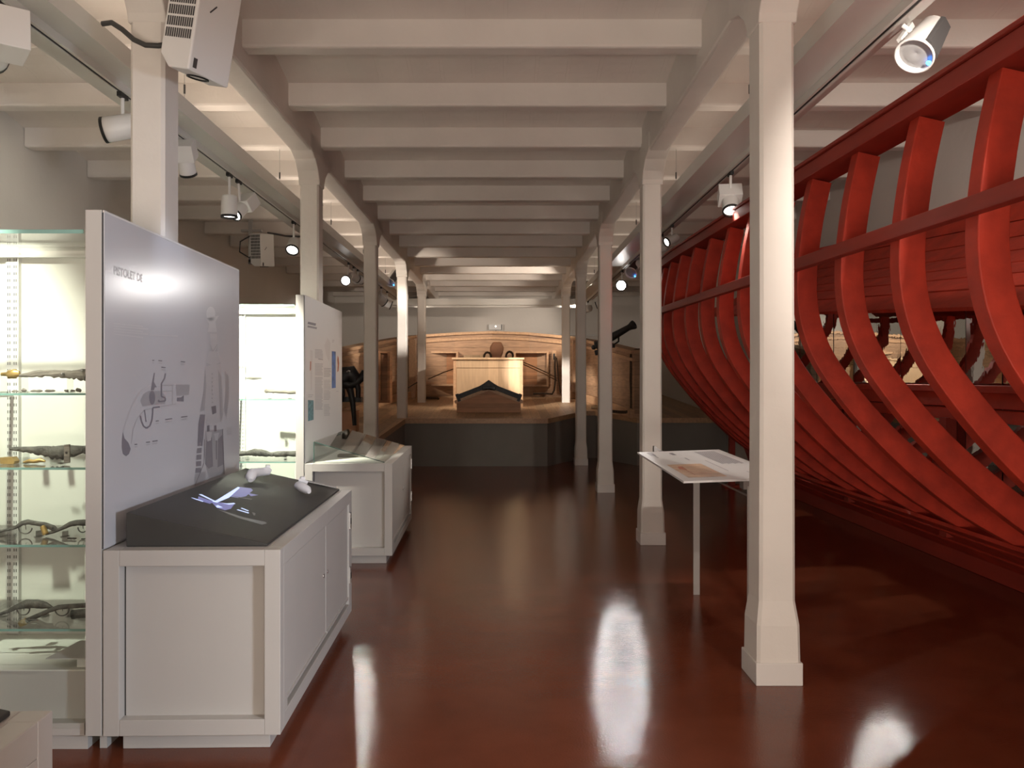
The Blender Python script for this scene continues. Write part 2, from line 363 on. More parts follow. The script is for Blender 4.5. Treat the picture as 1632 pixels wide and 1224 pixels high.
spot(TL, 12.75, (1.39, 18.3, 1.25), 'white spotlight half behind the third left column aimed at the deck', 2500, NEUT, r=.06, lit='lensdim', angle=14, blend=.7)
spot(TL, 13.1, (-.2, 18.0, 3.5), 'white dim spotlight tucked behind the third left column', 110, WARM, r=.07, lit='lensdim')
spot(TL, 15.6, (-.3, 17.3, 1.3), 'white spotlight with black ring left of the brightly lit deck column', 270, WARM, r=.09, drop=.24, lit='lensdim', angle=44)
spot(TL, 16.4, (2.0, 17.5, 1.25), 'white spotlight with black back beside the brightly lit deck column', 130, WARM, r=.085, drop=.24, lit='lensdim', angle=50, blend=.7)
spot(TL, 18.5, (-.2, 20.6, 2.0), 'white spotlight at the far end of the left trunk', 220, WARM, r=.08, lit='lensdim', angle=70)
# right track
spot(TR, 1.0, (-.4, 5.4, 0), 'added white spotlight on the right trunk, out of view near the viewer', 115, NEUT, box=True, angle=52)  # added out of view to put a pool of light on the floor
spot(TR, 2.3, (3.1, 6.5, 1.6), 'white spotlight on the right trunk above the near end of the hull', 280, NEUT, box=True, angle=72)
spot(TR, 6.9, (1.7, 5.6, .9), 'white boxed spotlight pointing down left of the nearest right column', 75, NEUT, box=True, r=.07, L=.15, drop=.26, lit='lensdim', angle=70)
spot(TR, 9.3, (-1.5, 7.75, 1.35), 'white spotlight behind the second right column', 190, NEUT, lit='lensdim', angle=42)
spot(TR, 9.9, (-1.8, 14.8, 2.6), 'added white spotlight hidden behind the second right column, farther along', 2200, NEUT, lit='lensdim', angle=13, blend=.7)  # added out of sight to light the upper part of the deck column
spot(TR, 11.4, (3.1, 8.2, .4), 'white spotlight over the far end of the red hull', 130, NEUT, lit='lensdim', angle=60)
spot(TR, 13.2, (-1.3, 3.9, 1.35), 'brightest round spotlight glaring toward the viewer right of the third right column', 95, (1.0, .96, .92), r=.085, L=.16, drop=.23, angle=38)
spot(TR, 15.05, (-.3, 18.2, 3.5), 'added white spotlight hidden behind the third right column', 320, WARM, r=.06, lit='lensdim')  # added out of sight to even the light on the ceiling over the deck
spot(TR, 15.4, (-.3, 17.2, 1.5), 'white spotlight with black ring just left of the third right column', 210, WARM, r=.09, drop=.24, lit='lensdim', angle=44)
spot(TR, 16.2, (-2.6, 17, 1.4), 'small glowing spotlight peeking out left of the third right column', 130, WARM, r=.07, drop=.26, angle=50, blend=.7, lit='lenslit')
spot(TR, 18.5, (-.3, 21.8, 2.6), 'white spotlight at the far end of the right trunk', 220, WARM, r=.08, lit='lensdim', angle=70)

def cone_fixture(c, d, L, r0, r1, label, side):
    """tapered white fixture with a dark side panel and a blue indicator"""
    c = Vector(c); d = Vector(d).normalized()
    t = thing('tapered_projector', label, 'effect light', c)
    MB().lathe(-d*L*.5, d, [(0, .001), (0, r0*.9), (.01, r0), (L*.97, r1), (L, r1), (L, r1*.9), (L-.03, r1*.86)], 26).build('housing', M['white'], t)
    s = Vector(side).normalized(); s = (s-d*s.dot(d)).normalized(); q = d.cross(s)
    k = .62
    MB().hexa([-d*L*.46+s*r0*.9+q*r0*k, -d*L*.46+s*r0*.9-q*r0*k, -d*L*.46+s*r0*1.12-q*r0*k*.7, -d*L*.46+s*r0*1.12+q*r0*k*.7,
               d*L*.46+s*r1*.9+q*r1*k, d*L*.46+s*r1*.9-q*r1*k, d*L*.46+s*r1*1.06-q*r1*k*.7, d*L*.46+s*r1*1.06+q*r1*k*.7]).build('side_panel', M['dgrey'], t)
    MB().lathe(d*(L*.5-.03), d, [(0, .0005), (.012, r1*.5), (0, r1*.86)], 26).build('front_lens', M['lensoff'], t)
    low = (Vector((0, 0, -1))+s*.55); low = (low-d*low.dot(d)).normalized()
    MB().lathe(d*(L*.5-.004)+low*r1*.80, d, [(0, .0005), (.006, r1*.08), (0, r1*.15)], 12).build('indicator', M['led'], t)
    up = Vector((-.06, .02, .06)) if c.x > 0 else Vector((.03, 0, .08))
    MB().obox(up*.75-s*r0*.5, d, s, q, L*.28, .012, .03).tube([up*.5, up*1.5], .012, 8).build('bracket', M['white'], t)
    return t
cone_fixture(P(1473, 66, 4.05), P(1456, 93, 4.0)-P(1492, 40, 4.1), .25, .066, .094, 'white tapered fixture with dark side and blue light at upper right', (.5, -.85, .0))
cone_fixture(P(1010, 428, 12.4), P(1003, 440, 12.2)-P(1018, 415, 12.5), .27, .07, .095, 'dark-sided tapered fixture beside the brightest spotlight', (-.2, -1, .1))
cone_fixture(P(626, 443, 15.6), P(618, 455, 15.4)-P(634, 430, 15.7), .3, .09, .11, 'dark-sided tapered fixture above the lit deck column on the left', (.3, -1, -.1))

# ------------------------------------------------------------------ projectors
def projector(name_label, c, fwd, upv, sz, grille_rows, parent_bits):
    """box body: fwd = lens direction, upv = toward the broad smooth face"""
    c = Vector(c); f = Vector(fwd).normalized(); u = Vector(upv); u = (u-f*u.dot(f)).normalized(); s = f.cross(u)
    L, W, Hh = sz
    t = thing('projector', name_label, 'projector', c)
    hl, hw, hh = L/2, W/2, Hh/2
    P8 = lambda a, b, cc: f*a+s*b+u*cc
    prof = [(-hl, -hh), (hl*.78, -hh), (hl, -hh*.35), (hl, hh), (-hl, hh)]
    m_ = MB(); n_ = len(prof)
    vs_ = [P8(a, -hw, cc) for a, cc in prof]+[P8(a, hw, cc) for a, cc in prof]
    m_.add(vs_, [tuple(range(n_))[::-1], tuple(range(n_, 2*n_))]+[(i, (i+1) % n_, n_+(i+1) % n_, n_+i) for i in range(n_)])
    m_.build('housing', M['white'], t, bevel=.008)
    g = MB()
    for r_ in range(grille_rows):
        for q in range(12):
            a = -hl*.95+(r_+.5)*(L*.74/grille_rows); cc = -hh*.78+q*(Hh*.78/11)
            g.obox(P8(a, hw+.0005, cc), f, u, s, L*.74/grille_rows*.40, Hh*.020, .002)
    g.build('grille', M['dgrey'], t)
    MB().lathe(P8(hl, 0, hh*.25), f, [(-.02, hh*.62), (.006, hh*.62), (.006, hh*.5), (-.005, hh*.46), (-.006, .0005)], 24).build('lens', M['black'], t)
    MB().obox(P8(hl*.86, hw*.75, hh+.001), f, s, u, .022, .012, .002).build('control_panel', M['dgrey'], t)
    MB().obox(P8(-hl*.1, hw*.3, hh+.001), f+s, s-f, u, .028, .003, .002).build('status_slot', M['dgrey'], t)
    for a in (-.08, 0, .08):
        pass
    return t, P8
pj, _ = projector('white projector with slotted grille hung beside the nearest left column', (-1.43, 3.98, 3.27), (-.20, .10, -1), (1, -.30, -.2), (.56, .30, .17), 8, None)
MB().tube([(-.20, .16, .0), (-.10, .10, .02), (-.03, .02, .0)], .02, 8).obox((-.19, .2, 0), (1, 0, 0), (0, 1, 0), (0, 0, 1), .012, .05, .12).build('wall_bracket', M['dgrey'], pj)
lamp('SPOT', 'projector_beam', pj, (-.06, .04, -.34), (.10, .55, -2.4), 22, (.75, .82, 1), .03, 55, .6)
pj2, _ = projector('small distant white projector on a grey pole against the left wall', P(418, 399, 11.38), (0, .12, -1), (1, -.5, .1), (.44, .26, .19), 8, None)
MB().box(-.20, -.15, .03, .08, -.18, .44).box(-.20, .0, .03, .07, -.16, -.12).box(-.3, -.02, .02, .09, .26, .29).build('pole_bracket', M['steel'], pj2)
MB().tube([(-.16, 0, .2), (-.30, 0, .12), (-.31, 0, -.02), (-.18, 0, -.10), (-.1, 0, -.05)], .010, 6).build('cable', M['cable'], pj2)
pts = [Vector((-2.12, 3.95, 3.34)), Vector((-2.02, 4.0, 3.37)), Vector((-1.93, 4.08, 3.33)), Vector((-1.86, 4.16, 3.22)), Vector((-1.80, 4.18, 3.19)), Vector((-1.72, 4.16, 3.20)), Vector((-1.64, 4.12, 3.24))]
pts = [P(163, 38, 4.17), P(178, 36, 4.16), P(195, 47, 4.14), P(213, 63, 4.13), P(232, 72, 4.12), P(252, 73, 4.13), P(270, 70, 4.15), P(284, 64, 4.18)]
tag(MB().tube(pts, .013, 10).build('cable', M['cable']), 'thick dark grey cable looping across the nearest left column to the projector', 'cable')
pts = [P(427, 371, 10.85), P(440, 373, 10.6), P(455, 376, 10.2), P(470, 377, 9.9), P(482, 377, 9.8), Vector((-2.3, 9.7, 3.29))]
tag(MB().tube(pts, .012, 8).build('cable', M['cable']), 'thin dark cable running right from the distant small projector', 'cable')

# ------------------------------------------------------------------ left display units
RZ = math.radians(1.25)
CZ = .84
def cabinet(y0, label):
    t = thing('display_cabinet', label, 'cabinet', (-1.650, y0, 0), 'grey display cabinets along the left', RZ)
    W, L = .727, 1.85; f = .066; d = .060
    MB().box(.06, W-.055, .05, L-.05, 0, .075).build('plinth', M['cab'], t, bevel=.003)
    b = MB()
    b.box(0, f, 0, d, .073, CZ).box(W-f, W, 0, d, .073, CZ).box(f, W-f, 0, d, .073, .073+f).box(f, W-f, 0, d, CZ-f, CZ)   # end frame
    b.box(0, f, L-d, L, .073, CZ).box(W-f, W, L-d, L, .073, CZ).box(f, W-f, L-d, L, .073, .073+f).box(f, W-f, L-d, L, CZ-f, CZ)
    b.box(W-d, W, d, L-d, .073, .073+f).box(W-d, W, d, L-d, CZ-.075, CZ).box(W-d, W, d, .13, .073+f, CZ-.075).box(W-d, W, L-.10, L-d, .073+f, CZ-.075)
    b.box(0, d, d, L-d, .073, CZ)
    b.box(d, W-d, d, L-d, .073, .10).box(d, W-d, d, L-d, CZ-.03, CZ)
    b.build('carcass', M['cab'], t, bevel=.0025)
    e = MB().box(f+.007, W-f, .050, .058, .10, CZ-f+.02).build('end_panel', M['cab'], t)
    MB().box(f, f+.007, .053, .0595, .10, CZ-f+.02).build('shadow_gap', M['cabdark'], e)
    MB().box(W-.062, W-.040, .12, L-.09, .12, CZ-.07).build('shadow_gap', M['cabdark'], t)
    ym = .13+(L-.23)*.56
    for a, c in ((.137, ym-.008), (ym+.008, L-.108)):
        dr = MB().box(W-.040, W-.010, a, c, .172, CZ-.084).build('door', M['cab'], t, bevel=.002)
        MB().box(W-.010, W-.003, a, c, .172, .186).build('door_rail', M['cab'], dr)
        kx = c-.05 if c < L*.7 else a+.04
        MB().lathe((W-.010, kx, .5), (1, 0, 0), [(0, .010), (.004, .010), (.004, .0005)], 12).build('lock', M['steel'], dr)
    for z in (.32, .66):
        hg = MB().box(W-.008, W+.008, L-.098, L-.060, z-.05, z+.05).build('hinge', M['steel'], t)
        MB().box(W-.004, W+.0095, L-.096, L-.064, z-.022, z+.016).build('hinge_slot', M['black'], hg)
    return t
U1, U2, U0 = 3.44, 6.93, -.08
cabinet(U1, 'grey display cabinet in the left foreground carrying the dark sloping projection table')
cabinet(U2, 'grey display cabinet farther back carrying the sloping glass vitrine')
cabinet(U0, 'grey cabinet corner at the lower left edge of view')

def console(y0, label):
    t = thing('projection_table', label, 'table', (-1.650, y0, CZ), None, RZ)
    x0, x1, ya, yb = .065, .655, .07, 1.82
    MB().prism([(x0, 0.001), (x1, 0.001), (x1, .012), (x0, .145)], ya, yb, 1).build('wedge_top', M['slate'], t, bevel=.003)
    MB().hexa([(.44, yb-.05, .0675), (.64, yb-.05, .0225), (.64, yb-.012, .0225), (.44, yb-.012, .0675), (.44, yb-.05, .0725), (.64, yb-.05, .0275), (.64, yb-.012, .0275), (.44, yb-.012, .0725)]).build('label_strip', M['cab'], t)
    return t
cs = console(U1, 'dark grey sloping projection table on the foreground cabinet')
console(U0, 'black sloping table top at the lower left edge of view')
# projected drawing: pixel outline carried onto the sloping table top
nrm_top = None
def on_table(px, py, lift=.002):
    d = Vector(((px-VX)/F, 1, (VY-py)/F)); o = Vector((0, 0, H))
    R = Matrix.Rotation(RZ, 3, 'Z')
    base = Vector((-1.650, U1, CZ))
    p0 = base+R@Vector((.065, .07, .145)); p1 = base+R@Vector((.655, .07, .012)); p2 = base+R@Vector((.065, 1.82, .145))
    nn = (p1-p0).cross(p2-p0).normalized()
    k = (p0-o).dot(nn)/d.dot(nn)
    q = o+d*k+nn*lift
    return R.inverted()@(q-base)
def table_poly(mb, uv, lift):
    c = [on_table(290+u*260/1632, 730+v*140/879, lift) for u, v in uv]
    mb.add(c, [tuple(range(len(c)))])
b1, b2, b3 = MB(), MB(), MB()
table_poly(b2, [(570, 290), (690, 305), (710, 325), (640, 385), (560, 400), (450, 385), (560, 300)], .0012)
table_poly(b2, [(650, 350), (765, 372), (690, 385)], .0012)
table_poly(b2, [(290, 440), (340, 440), (430, 455), (530, 455), (490, 510), (430, 525), (350, 500)], .0012)
table_poly(b2, [(165, 385), (260, 420), (330, 440), (280, 460), (100, 408), (160, 412)], .0012)
table_poly(b1, [(560, 292), (580, 300), (470, 400), (350, 450), (300, 440), (340, 428)], .002)
table_poly(b1, [(165, 366), (195, 366), (330, 432), (320, 440)], .002)
table_poly(b1, [(85, 398), (110, 402), (215, 435), (205, 442)], .002)
table_poly(b1, [(335, 482), (360, 475), (410, 498), (350, 500)], .002)
table_poly(b1, [(545, 522), (560, 518), (670, 550), (665, 558)], .002)
table_poly(b1, [(585, 505), (600, 502), (670, 530), (660, 535)], .002)
table_poly(b1, [(390, 452), (450, 458), (520, 452), (535, 462), (470, 470)], .002)
table_poly(b3, [(500, 385), (520, 385), (705, 412), (690, 420)], .0016)
table_poly(b3, [(350, 515), (380, 520), (600, 590), (830, 640), (850, 655), (800, 668), (560, 600)], .0008)
table_poly(b3, [(700, 545), (735, 555), (730, 578), (715, 576)], .0016)
pd = b2.build('projected_drawing', M['proj2'], cs)
b1.build('bright_stroke', M['proj'], pd); b3.build('faint_stroke', M['proj3'], pd)
# white tactile pistol grips
def grip(px, py, label, pts, rad, extra):
    base = Vector((-1.650, U1, CZ)); R = Matrix.Rotation(RZ, 3, 'Z')
    b = base+R@on_table(px, py, 0)
    t = thing('pistol_replica', label, 'replica', b)
    MB().tube([Vector(p) for p in pts], rad, 14).build('grip', M['wplastic'], t)
    MB().tube([Vector(p) for p in extra], [.016, .019, .013], 10).obox(Vector(extra[1])+Vector((0, .01, .018)), (1, .4, 0), (-.4, 1, 0), (0, 0, 1), .012, .02, .008).build('lock', M['wplastic'], t)
    return t
grip(478, 786, 'white tactile pistol replica on the right of the projection table',
     [(.072, -.075, .018), (.055, -.055, .026), (.02, -.02, .036), (-.012, .01, .044), (-.018, .03, .05)], [.012, .024, .028, .025, .010],
     [(-.02, .05, .066), (0, .055, .062), (.03, .06, .05)])
grip(407, 768, 'white tactile pistol replica at the far end of the projection table',
     [(.0, -.095, .02), (-.006, -.07, .036), (-.012, -.02, .052), (.01, .05, .052), (.05, .10, .045)], [.014, .030, .031, .026, .018],
     [(.02, .07, .06), (.045, .09, .062), (.062, .1, .05)])

# vitrine on the second cabinet
t = thing('glass_vitrine', 'sloping clear glass vitrine on the farther grey cabinet', 'vitrine', (-1.650, U2, CZ), None, RZ)
x0, x1, ya, yb, hh = .065, .655, .06, 1.80, .175
MB().prism([(x0, 0), (x1, 0), (x0, hh)], ya, ya+.006, 1).build('glass_end', M['glass'], t)
MB().prism([(x0, 0), (x1, 0), (x0, hh)], yb-.006, yb, 1).build('glass_end', M['glass'], t)
MB().prism([(x0, hh), (x0, hh+.007), (x1, .009), (x1, .002)], ya, yb, 1).build('glass_lid', M['glass'], t)
MB().box(x0, x0+.006, ya, yb, 0, hh).build('glass_back', M['glass'], t)
MB().prism([(x0, hh), (x0, hh+.006), (x1, .008), (x1, .002)], ya-.003, ya, 1).box(x0-.003, x0+.003, ya-.003, ya, 0, hh).build('glass_rim', M['gedgedark'], t)
MB().box(x0, x1-.02, ya+.02, yb-.02, .001, .006).build('tray', M['casewhite'], t)
MB().box(x0+.12, x1-.16, .5, .62, .006, .03).build('specimen_block', M['gunlight'], t)

# printed partition panels
def partition(y0, label, sheet, L=1.90):
    t = thing('exhibition_panel', label, 'panel', (-1.650, y0, 0), None, RZ)
    MB().box(-.072, -.006, 0, .10, .075, 2.245).box(-.040, -.006, .10, L, .075, 2.245).build('core', M['cab'], t, bevel=.002)
    MB().box(-.040, -.01, .06, 1.5, 0, .075).build('plinth', M['cab'], t)
    MB().box(-.006, -.003, .004, L-.004, CZ+.005, 2.235).build('shadow_gap', M['cabdark'], t)
    fc = MB().box(-.003, .002, .012, L, CZ+.005, 2.243).build('printed_face', sheet, t)
    MB().box(-.003, .0026, .006, L, 2.236, 2.2445).build('top_edge', M['white'], fc)
    return t, fc
p1, f1 = partition(U1, 'tall grey printed panel with pistol diagram and soldier drawing, nearest on the left', M['panel'])
p2, f2 = partition(U2, 'tall white printed panel with text columns and blue picture, farther back on the left', M['panel2'], 1.80)
partition(U0, 'tall grey panel beside the viewer, just outside the left edge', M['panel'])
def on_panel(px, py, y0, lift):
    d = Vector(((px-VX)/F, 1, (VY-py)/F)); o = Vector((0, 0, H))
    R = Matrix.Rotation(RZ, 3, 'Z'); base = Vector((-1.650, y0, 0)); nn = R@Vector((1, 0, 0))
    p0 = base+nn*(.002+lift)
    k = (p0-o).dot(nn)/d.dot(nn)
    return R.inverted()@(o+d*k-base)
def ppoly(mb, uv, tr, y0, lift):
    c = [on_panel(tr[0]+u*tr[2], tr[1]+v*tr[2], y0, lift) for u, v in uv]
    mb.add(c, [tuple(range(len(c)))])
def pstroke(mb, uv, wd, tr, y0, lift):
    for (a, b_) in zip(uv[:-1], uv[1:]):
        dx, dy = b_[0]-a[0], b_[1]-a[1]; l = math.hypot(dx, dy) or 1
        nx, ny = -dy/l*wd/2, dx/l*wd/2
        ppoly(mb, [(a[0]+nx, a[1]+ny), (b_[0]+nx, b_[1]+ny), (b_[0]-nx, b_[1]-ny), (a[0]-nx, a[1]-ny)], tr, y0, lift)
T1 = (185, 560, 200/1113)
dk, md, lt, ft = MB(), MB(), MB(), MB()
def ell(cx, cy, rx, ry, n=20): return [(cx+rx*math.cos(2*math.pi*i/n), cy+ry*math.sin(2*math.pi*i/n)) for i in range(n)]
ppoly(lt, [(215, 440), (240, 380), (290, 350), (400, 350), (440, 400), (435, 465), (300, 480), (235, 490)], T1, U1, .0004)
ppoly(md, ell(320, 410, 27, 62), T1, U1, .0008)
ppoly(md, [(335, 190), (345, 190), (335, 270), (362, 320), (345, 318), (336, 345), (308, 345), (318, 280)], T1, U1, .0008)
pstroke(md, [(438, 195), (430, 240), (402, 285), (402, 400), (436, 412), (436, 440), (375, 446), (380, 430)], 13, T1, U1, .0008)
ppoly(lt, [(528, 295), (652, 293), (650, 385), (535, 395)], T1, U1, .0004)
ppoly(md, [(540, 410), (575, 408), (600, 390), (600, 445), (540, 443)], T1, U1, .0008)
pstroke(md, [(215, 570), (225, 620), (245, 665), (270, 682), (300, 660), (318, 610), (325, 540), (325, 500), (388, 492)], 14, T1, U1, .0008)
pstroke(md, [(252, 520), (266, 625)], 10, T1, U1, .0008)
pstroke(ft, [(530, 290), (430, 300), (300, 300), (200, 370), (130, 500), (80, 650), (60, 720)], 6, T1, U1, .0004)
pstroke(lt, [(535, 465), (400, 490), (250, 520), (190, 590), (150, 690), (135, 820)], 6, T1, U1, .0004)
pstroke(lt, [(405, 300), (500, 300), (500, 470)], 7, T1, U1, .0006); pstroke(lt, [(410, 355), (495, 352)], 9, T1, U1, .0006)
ppoly(md, [(60, 715), (75, 770), (110, 810), (130, 865), (115, 910), (88, 930), (60, 910), (50, 850), (52, 780)], T1, U1, .0008)
for cx, cy, wd in ((330, 80, 18), (392, 83, 34), (420, 142, 38), (593, 92, 40), (365, 617, 28), (467, 601, 62), (605, 580, 56), (176, 825, 24), (283, 805, 36), (345, 795, 48)):
    sl = -.14 if cy > 500 else .1
    pstroke(dk, [(cx-wd/2, cy-sl*wd/2), (cx+wd/2, cy+sl*wd/2)], 9, T1, U1, .0008)
    pstroke(lt, [(cx-wd/2, cy+22-sl*wd/2), (cx+wd*.45, cy+22+sl*wd/2)], 7, T1, U1, .0008)
ft.build('pistol_outline', M['ink4'], f1); lt.build('pistol_diagram', M['ink3'], f1); md.build('pistol_diagram', M['ink2'], f1); dk.build('printed_caption', M['ink'], f1)
dk, md, lt, ft = MB(), MB(), MB(), MB()
# soldier drawing, plain coat and belts
ppoly(ft, [(820, 0), (905, 0), (925, 95), (860, 130), (800, 100)], T1, U1, .0004)
ppoly(ft, [(790, 130), (860, 120), (930, 110), (945, 400), (945, 620), (870, 640), (790, 620), (775, 400)], T1, U1, .0002)
ppoly(lt, [(790, 130), (775, 350), (745, 540), (785, 520), (800, 300)], T1, U1, .0006)
ppoly(lt, [(965, 170), (1000, 220), (1003, 400), (980, 590), (955, 520), (970, 350)], T1, U1, .0006)
ppoly(lt, [(905, 160), (935, 230), (950, 560), (925, 640), (915, 400)], T1, U1, .0006)
ppoly(md, [(745, 560), (790, 560), (775, 760), (765, 840), (722, 840), (730, 640)], T1, U1, .0008)
for a in range(4): ppoly(md, [(718-a*4, 860+a*58), (760-a*2, 855+a*58), (758-a*2, 900+a*58), (715-a*4, 905+a*58)], T1, U1, .0008)
ppoly(lt, [(790, 700), (945, 690), (955, 900), (968, 1090), (900, 1115), (830, 1140), (800, 1040), (780, 900)], T1, U1, .0006)
ppoly(md, [(800, 790), (850, 760), (860, 1020), (820, 1040), (790, 1000)], T1, U1, .0010)
ppoly(md, [(905, 780), (940, 740), (955, 1000), (900, 1030)], T1, U1, .0010)
for x in (818, 880): ppoly(dk, [(x-10, 660), (x+10, 655), (x+12, 708), (x-10, 712)], T1, U1, .0014)
ppoly(dk, [(845, 490), (885, 480), (890, 545), (855, 560)], T1, U1, .0014)
ppoly(ft, [(800, 600), (850, 560), (890, 570), (890, 650), (800, 660)], T1, U1, .0012)
ppoly(ft, [(800, 715), (850, 715), (840, 790), (810, 800)], T1, U1, .0016); ppoly(ft, [(868, 730), (915, 720), (900, 790), (880, 790)], T1, U1, .0016)
pstroke(dk, [(890, 790), (890, 960)], 7, T1, U1, .0016); pstroke(dk, [(945, 690), (958, 1090)], 7, T1, U1, .0016); pstroke(dk, [(785, 780), (780, 990), (700, 1190)], 5, T1, U1, .0016)
for k in range(8): ppoly(lt, ell(852+(k % 2)*3, 200+k*36, 6, 8, 8), T1, U1, .0012)
ppoly(lt, [(700, 1090), (800, 1060), (785, 1160), (695, 1200)], T1, U1, .0010)
T2 = (140, 320, 260/796)
ppoly(ft, ell(600, 552, 22, 36), T2, U1, .0004); ppoly(ft, [(575, 575), (592, 600), (585, 640), (630, 640), (622, 590), (640, 560)], T2, U1, .0004)
ppoly(ft, [(596, 650), (630, 650), (634, 700), (618, 740), (598, 712)], T2, U1, .0002)
pstroke(lt, [(595, 700), (610, 735), (632, 700)], 4, T2, U1, .0008)
ft.build('soldier_drawing', M['ink4'], f1); lt.build('soldier_coat', M['ink3'], f1); md.build('soldier_sleeve', M['ink2'], f1); dk.build('soldier_belt', M['ink'], f1)
ft, sm_ = MB(), MB()
for k in range(5): pstroke(ft, [(125, 598+k*13), (270+(k % 2)*25, 605+k*13+(8 if k < 4 else 10))], 6, T2, U1, .0004)
pstroke(ft, [(300, 655), (440, 660)], 5, T2, U1, .0004)
for k in range(4): pstroke(sm_, [(678, 1110+k*10), (700, 1106+k*10)], 4, T2, U1, .0008)
ft.build('printed_text', M['ink4'], f1); sm_.build('printed_text', M['ink3'], f1)
def text_mesh(body, size, name, m, parent, loc, bold=0):
    c = bpy.data.curves.new(name, 'FONT'); c.body = body; c.size = size; c.offset = bold
    o = bpy.data.objects.new(name+'_tmp', c); COL.objects.link(o)
    dg = bpy.context.evaluated_depsgraph_get(); me = bpy.data.meshes.new_from_object(o.evaluated_get(dg))
    bpy.data.objects.remove(o); me.materials.clear(); me.materials.append(m)
    q = bpy.data.objects.new(name, me); COL.objects.link(q); q.parent = parent; q.location = loc
    q.rotation_euler = (math.pi/2, 0, math.pi/2)
    return q
a = on_panel(181, 437, U1, .0006)
text_mesh('PISTOLET DE', .052, 'panel_title', M['ink3'], f1, a, .0012)
# second panel
T3 = (470, 460, 90/459)
dk, md, lt = MB(), MB(), MB()
pstroke(dk, [(105, 278), (170, 293)], 20, T3, U2, .0006)
for k in range(6): pstroke(MB(), [(0, 0), (1, 1)], 1, T3, U2, 0)
pstroke(md, [(103, 306), (178, 322)], 16, T3, U2, .0006)
def tlines(mb, x0, x1, y0_, y1_, n_, wd=4, slope=0.02):
    for k in range(n_):
        y = y0_+(y1_-y0_)*k/max(1, n_-1); e = x1-random.choice([0, 0, 3, 8, 20 if k == n_-1 else 0])
        pstroke(mb, [(x0, y), (e, y+(e-x0)*slope)], wd, T3, U2, .0006)
tlines(lt, 163, 228, 495, 560, 7, 5, .08); pstroke(dk, [(190, 572), (228, 578)], 5, T3, U2, .0006)
tlines(lt, 163, 228, 610, 700, 9, 5, .04)
tlines(lt, 163, 226, 722, 980, 24, 5, 0)
tlines(md, 236, 292, 648, 712, 6, 4, .03); tlines(lt, 236, 290, 745, 815, 7, 4, 0); tlines(lt, 236, 288, 830, 900, 7, 4, -.03); tlines(lt, 236, 286, 945, 1030, 8, 4, -.06)
tlines(lt, 108, 150, 865, 880, 2, 4, -.03); tlines(lt, 303, 322, 418, 436, 3, 3, .05); tlines(lt, 335, 358, 835, 835, 1, 3, -.05)
dk.build('printed_text', M['ink'], f2); md.build('printed_text', M['ink2'], f2); lt.build('printed_text', M['ink3'], f2)
q = MB(); ppoly(q, [(300, 508), (332, 512), (332, 806), (300, 810)], T3, U2, .0006); q.build('blue_picture', M['blue'], f2)['label'] = 'tall blue picture'
q = MB(); ppoly(q, [(106, 905), (152, 908), (152, 1066), (106, 1078)], T3, U2, .0006); q.build('sea_picture', M['teal'], f2)['label'] = 'small sea blue picture'
q = MB(); ppoly(q, [(348, 545), (355, 560), (360, 610), (354, 670), (344, 680), (348, 620), (344, 580)], T3, U2, .0006); ppoly(q, [(124, 590), (132, 592), (130, 660), (122, 670)], T3, U2, .0006)
q.build('rust_picture', M['rust'], f2)['label'] = 'rust coloured picture'
q = MB(); ppoly(q, [(124, 500), (145, 505), (140, 820), (128, 830)], T3, U2, .0003); ppoly(q, [(240, 460), (265, 400), (290, 440), (280, 600), (255, 540)], T3, U2, .0003)
q.build('faint_picture', mat('faint_print', (.66, .65, .65), .35), f2)

# ------------------------------------------------------------------ glass showcases
def showcase(y0, label, shelves, xa=-4.25, xb=-1.737):
    t = thing('glass_showcase', label, 'showcase', (xb, y0+.02, 0))
    w_ = xb-xa
    MB().box(-w_, 0, .03, .53, 0, .07).build('plinth', M['cab'], t)
    MB().box(-w_, 0, .05, .56, .12, .32).build('base_box', M['cab'], t)
    MB().box(-w_, 0, .045, .54, .3205, .326).build('case_floor', M['casewhite'], t)
    MB().box(-w_, 0, 0, .56, .07, .12).build('base_frame', M['cab'], t)
    bk = MB().box(-w_, 0, .54, .565, .32, 2.20).box(-w_, 0, .50, .545, 2.125, 2.135).build('back_panel', M['casewhite'], t)
    MB().box(-w_, -w_+.02, 0, .54, .32, 2.16).build('side_panel', M['casewhite'], t)
    MB().box(-w_, 0, -.004, .004, .10, 2.155).build('front_glass', M['glass'], t)
    MB().box(-w_, 0, -.006, .50, 2.155, 2.163).build('glass_top', M['glass'], t)
    MB().box(-w_, 0, -.007, -.0045, 2.150, 2.166).build('glass_edge', M['gedge'], t)
    for xs in (-.61, -1.6):
        u = MB().box(xs-.03, xs+.036, .528, .54, .33, 2.15).box(xs+.034, xs+.038, .515, .54, .33, 2.15).build('slotted_upright', M['white'], t)
        sl = MB(); z = .36
        while z < 2.12:
            for dx in (-.02, -.010, .010, .020): sl.box(xs+dx-.0016, xs+dx+.0016, .5265, .529, z, z+.014)
            z += .033
        sl.build('slots', M['slot'], u)
    for z in shelves:
        s_ = MB().box(-w_+.03, -.006, .05, .515, z-.009, z).build('glass_shelf', M['glass'], t)
        MB().box(-w_+.03, -.006, .047, .050, z-.0095, z).build('shelf_edge', M['gedge'], s_)
        for xs in (-.61, -1.6): MB().box(xs-.008, xs+.008, .09, .53, z-.026, z-.010).build('shelf_bracket', M['white'], s_)
    return t
showcase(U1, 'lit glass showcase of corroded pistols at the left edge', (.496, .85, 1.175, 1.488))
showcase(U2, 'overexposed glass showcase seen between the two printed panels', (.50, .85, 1.375))

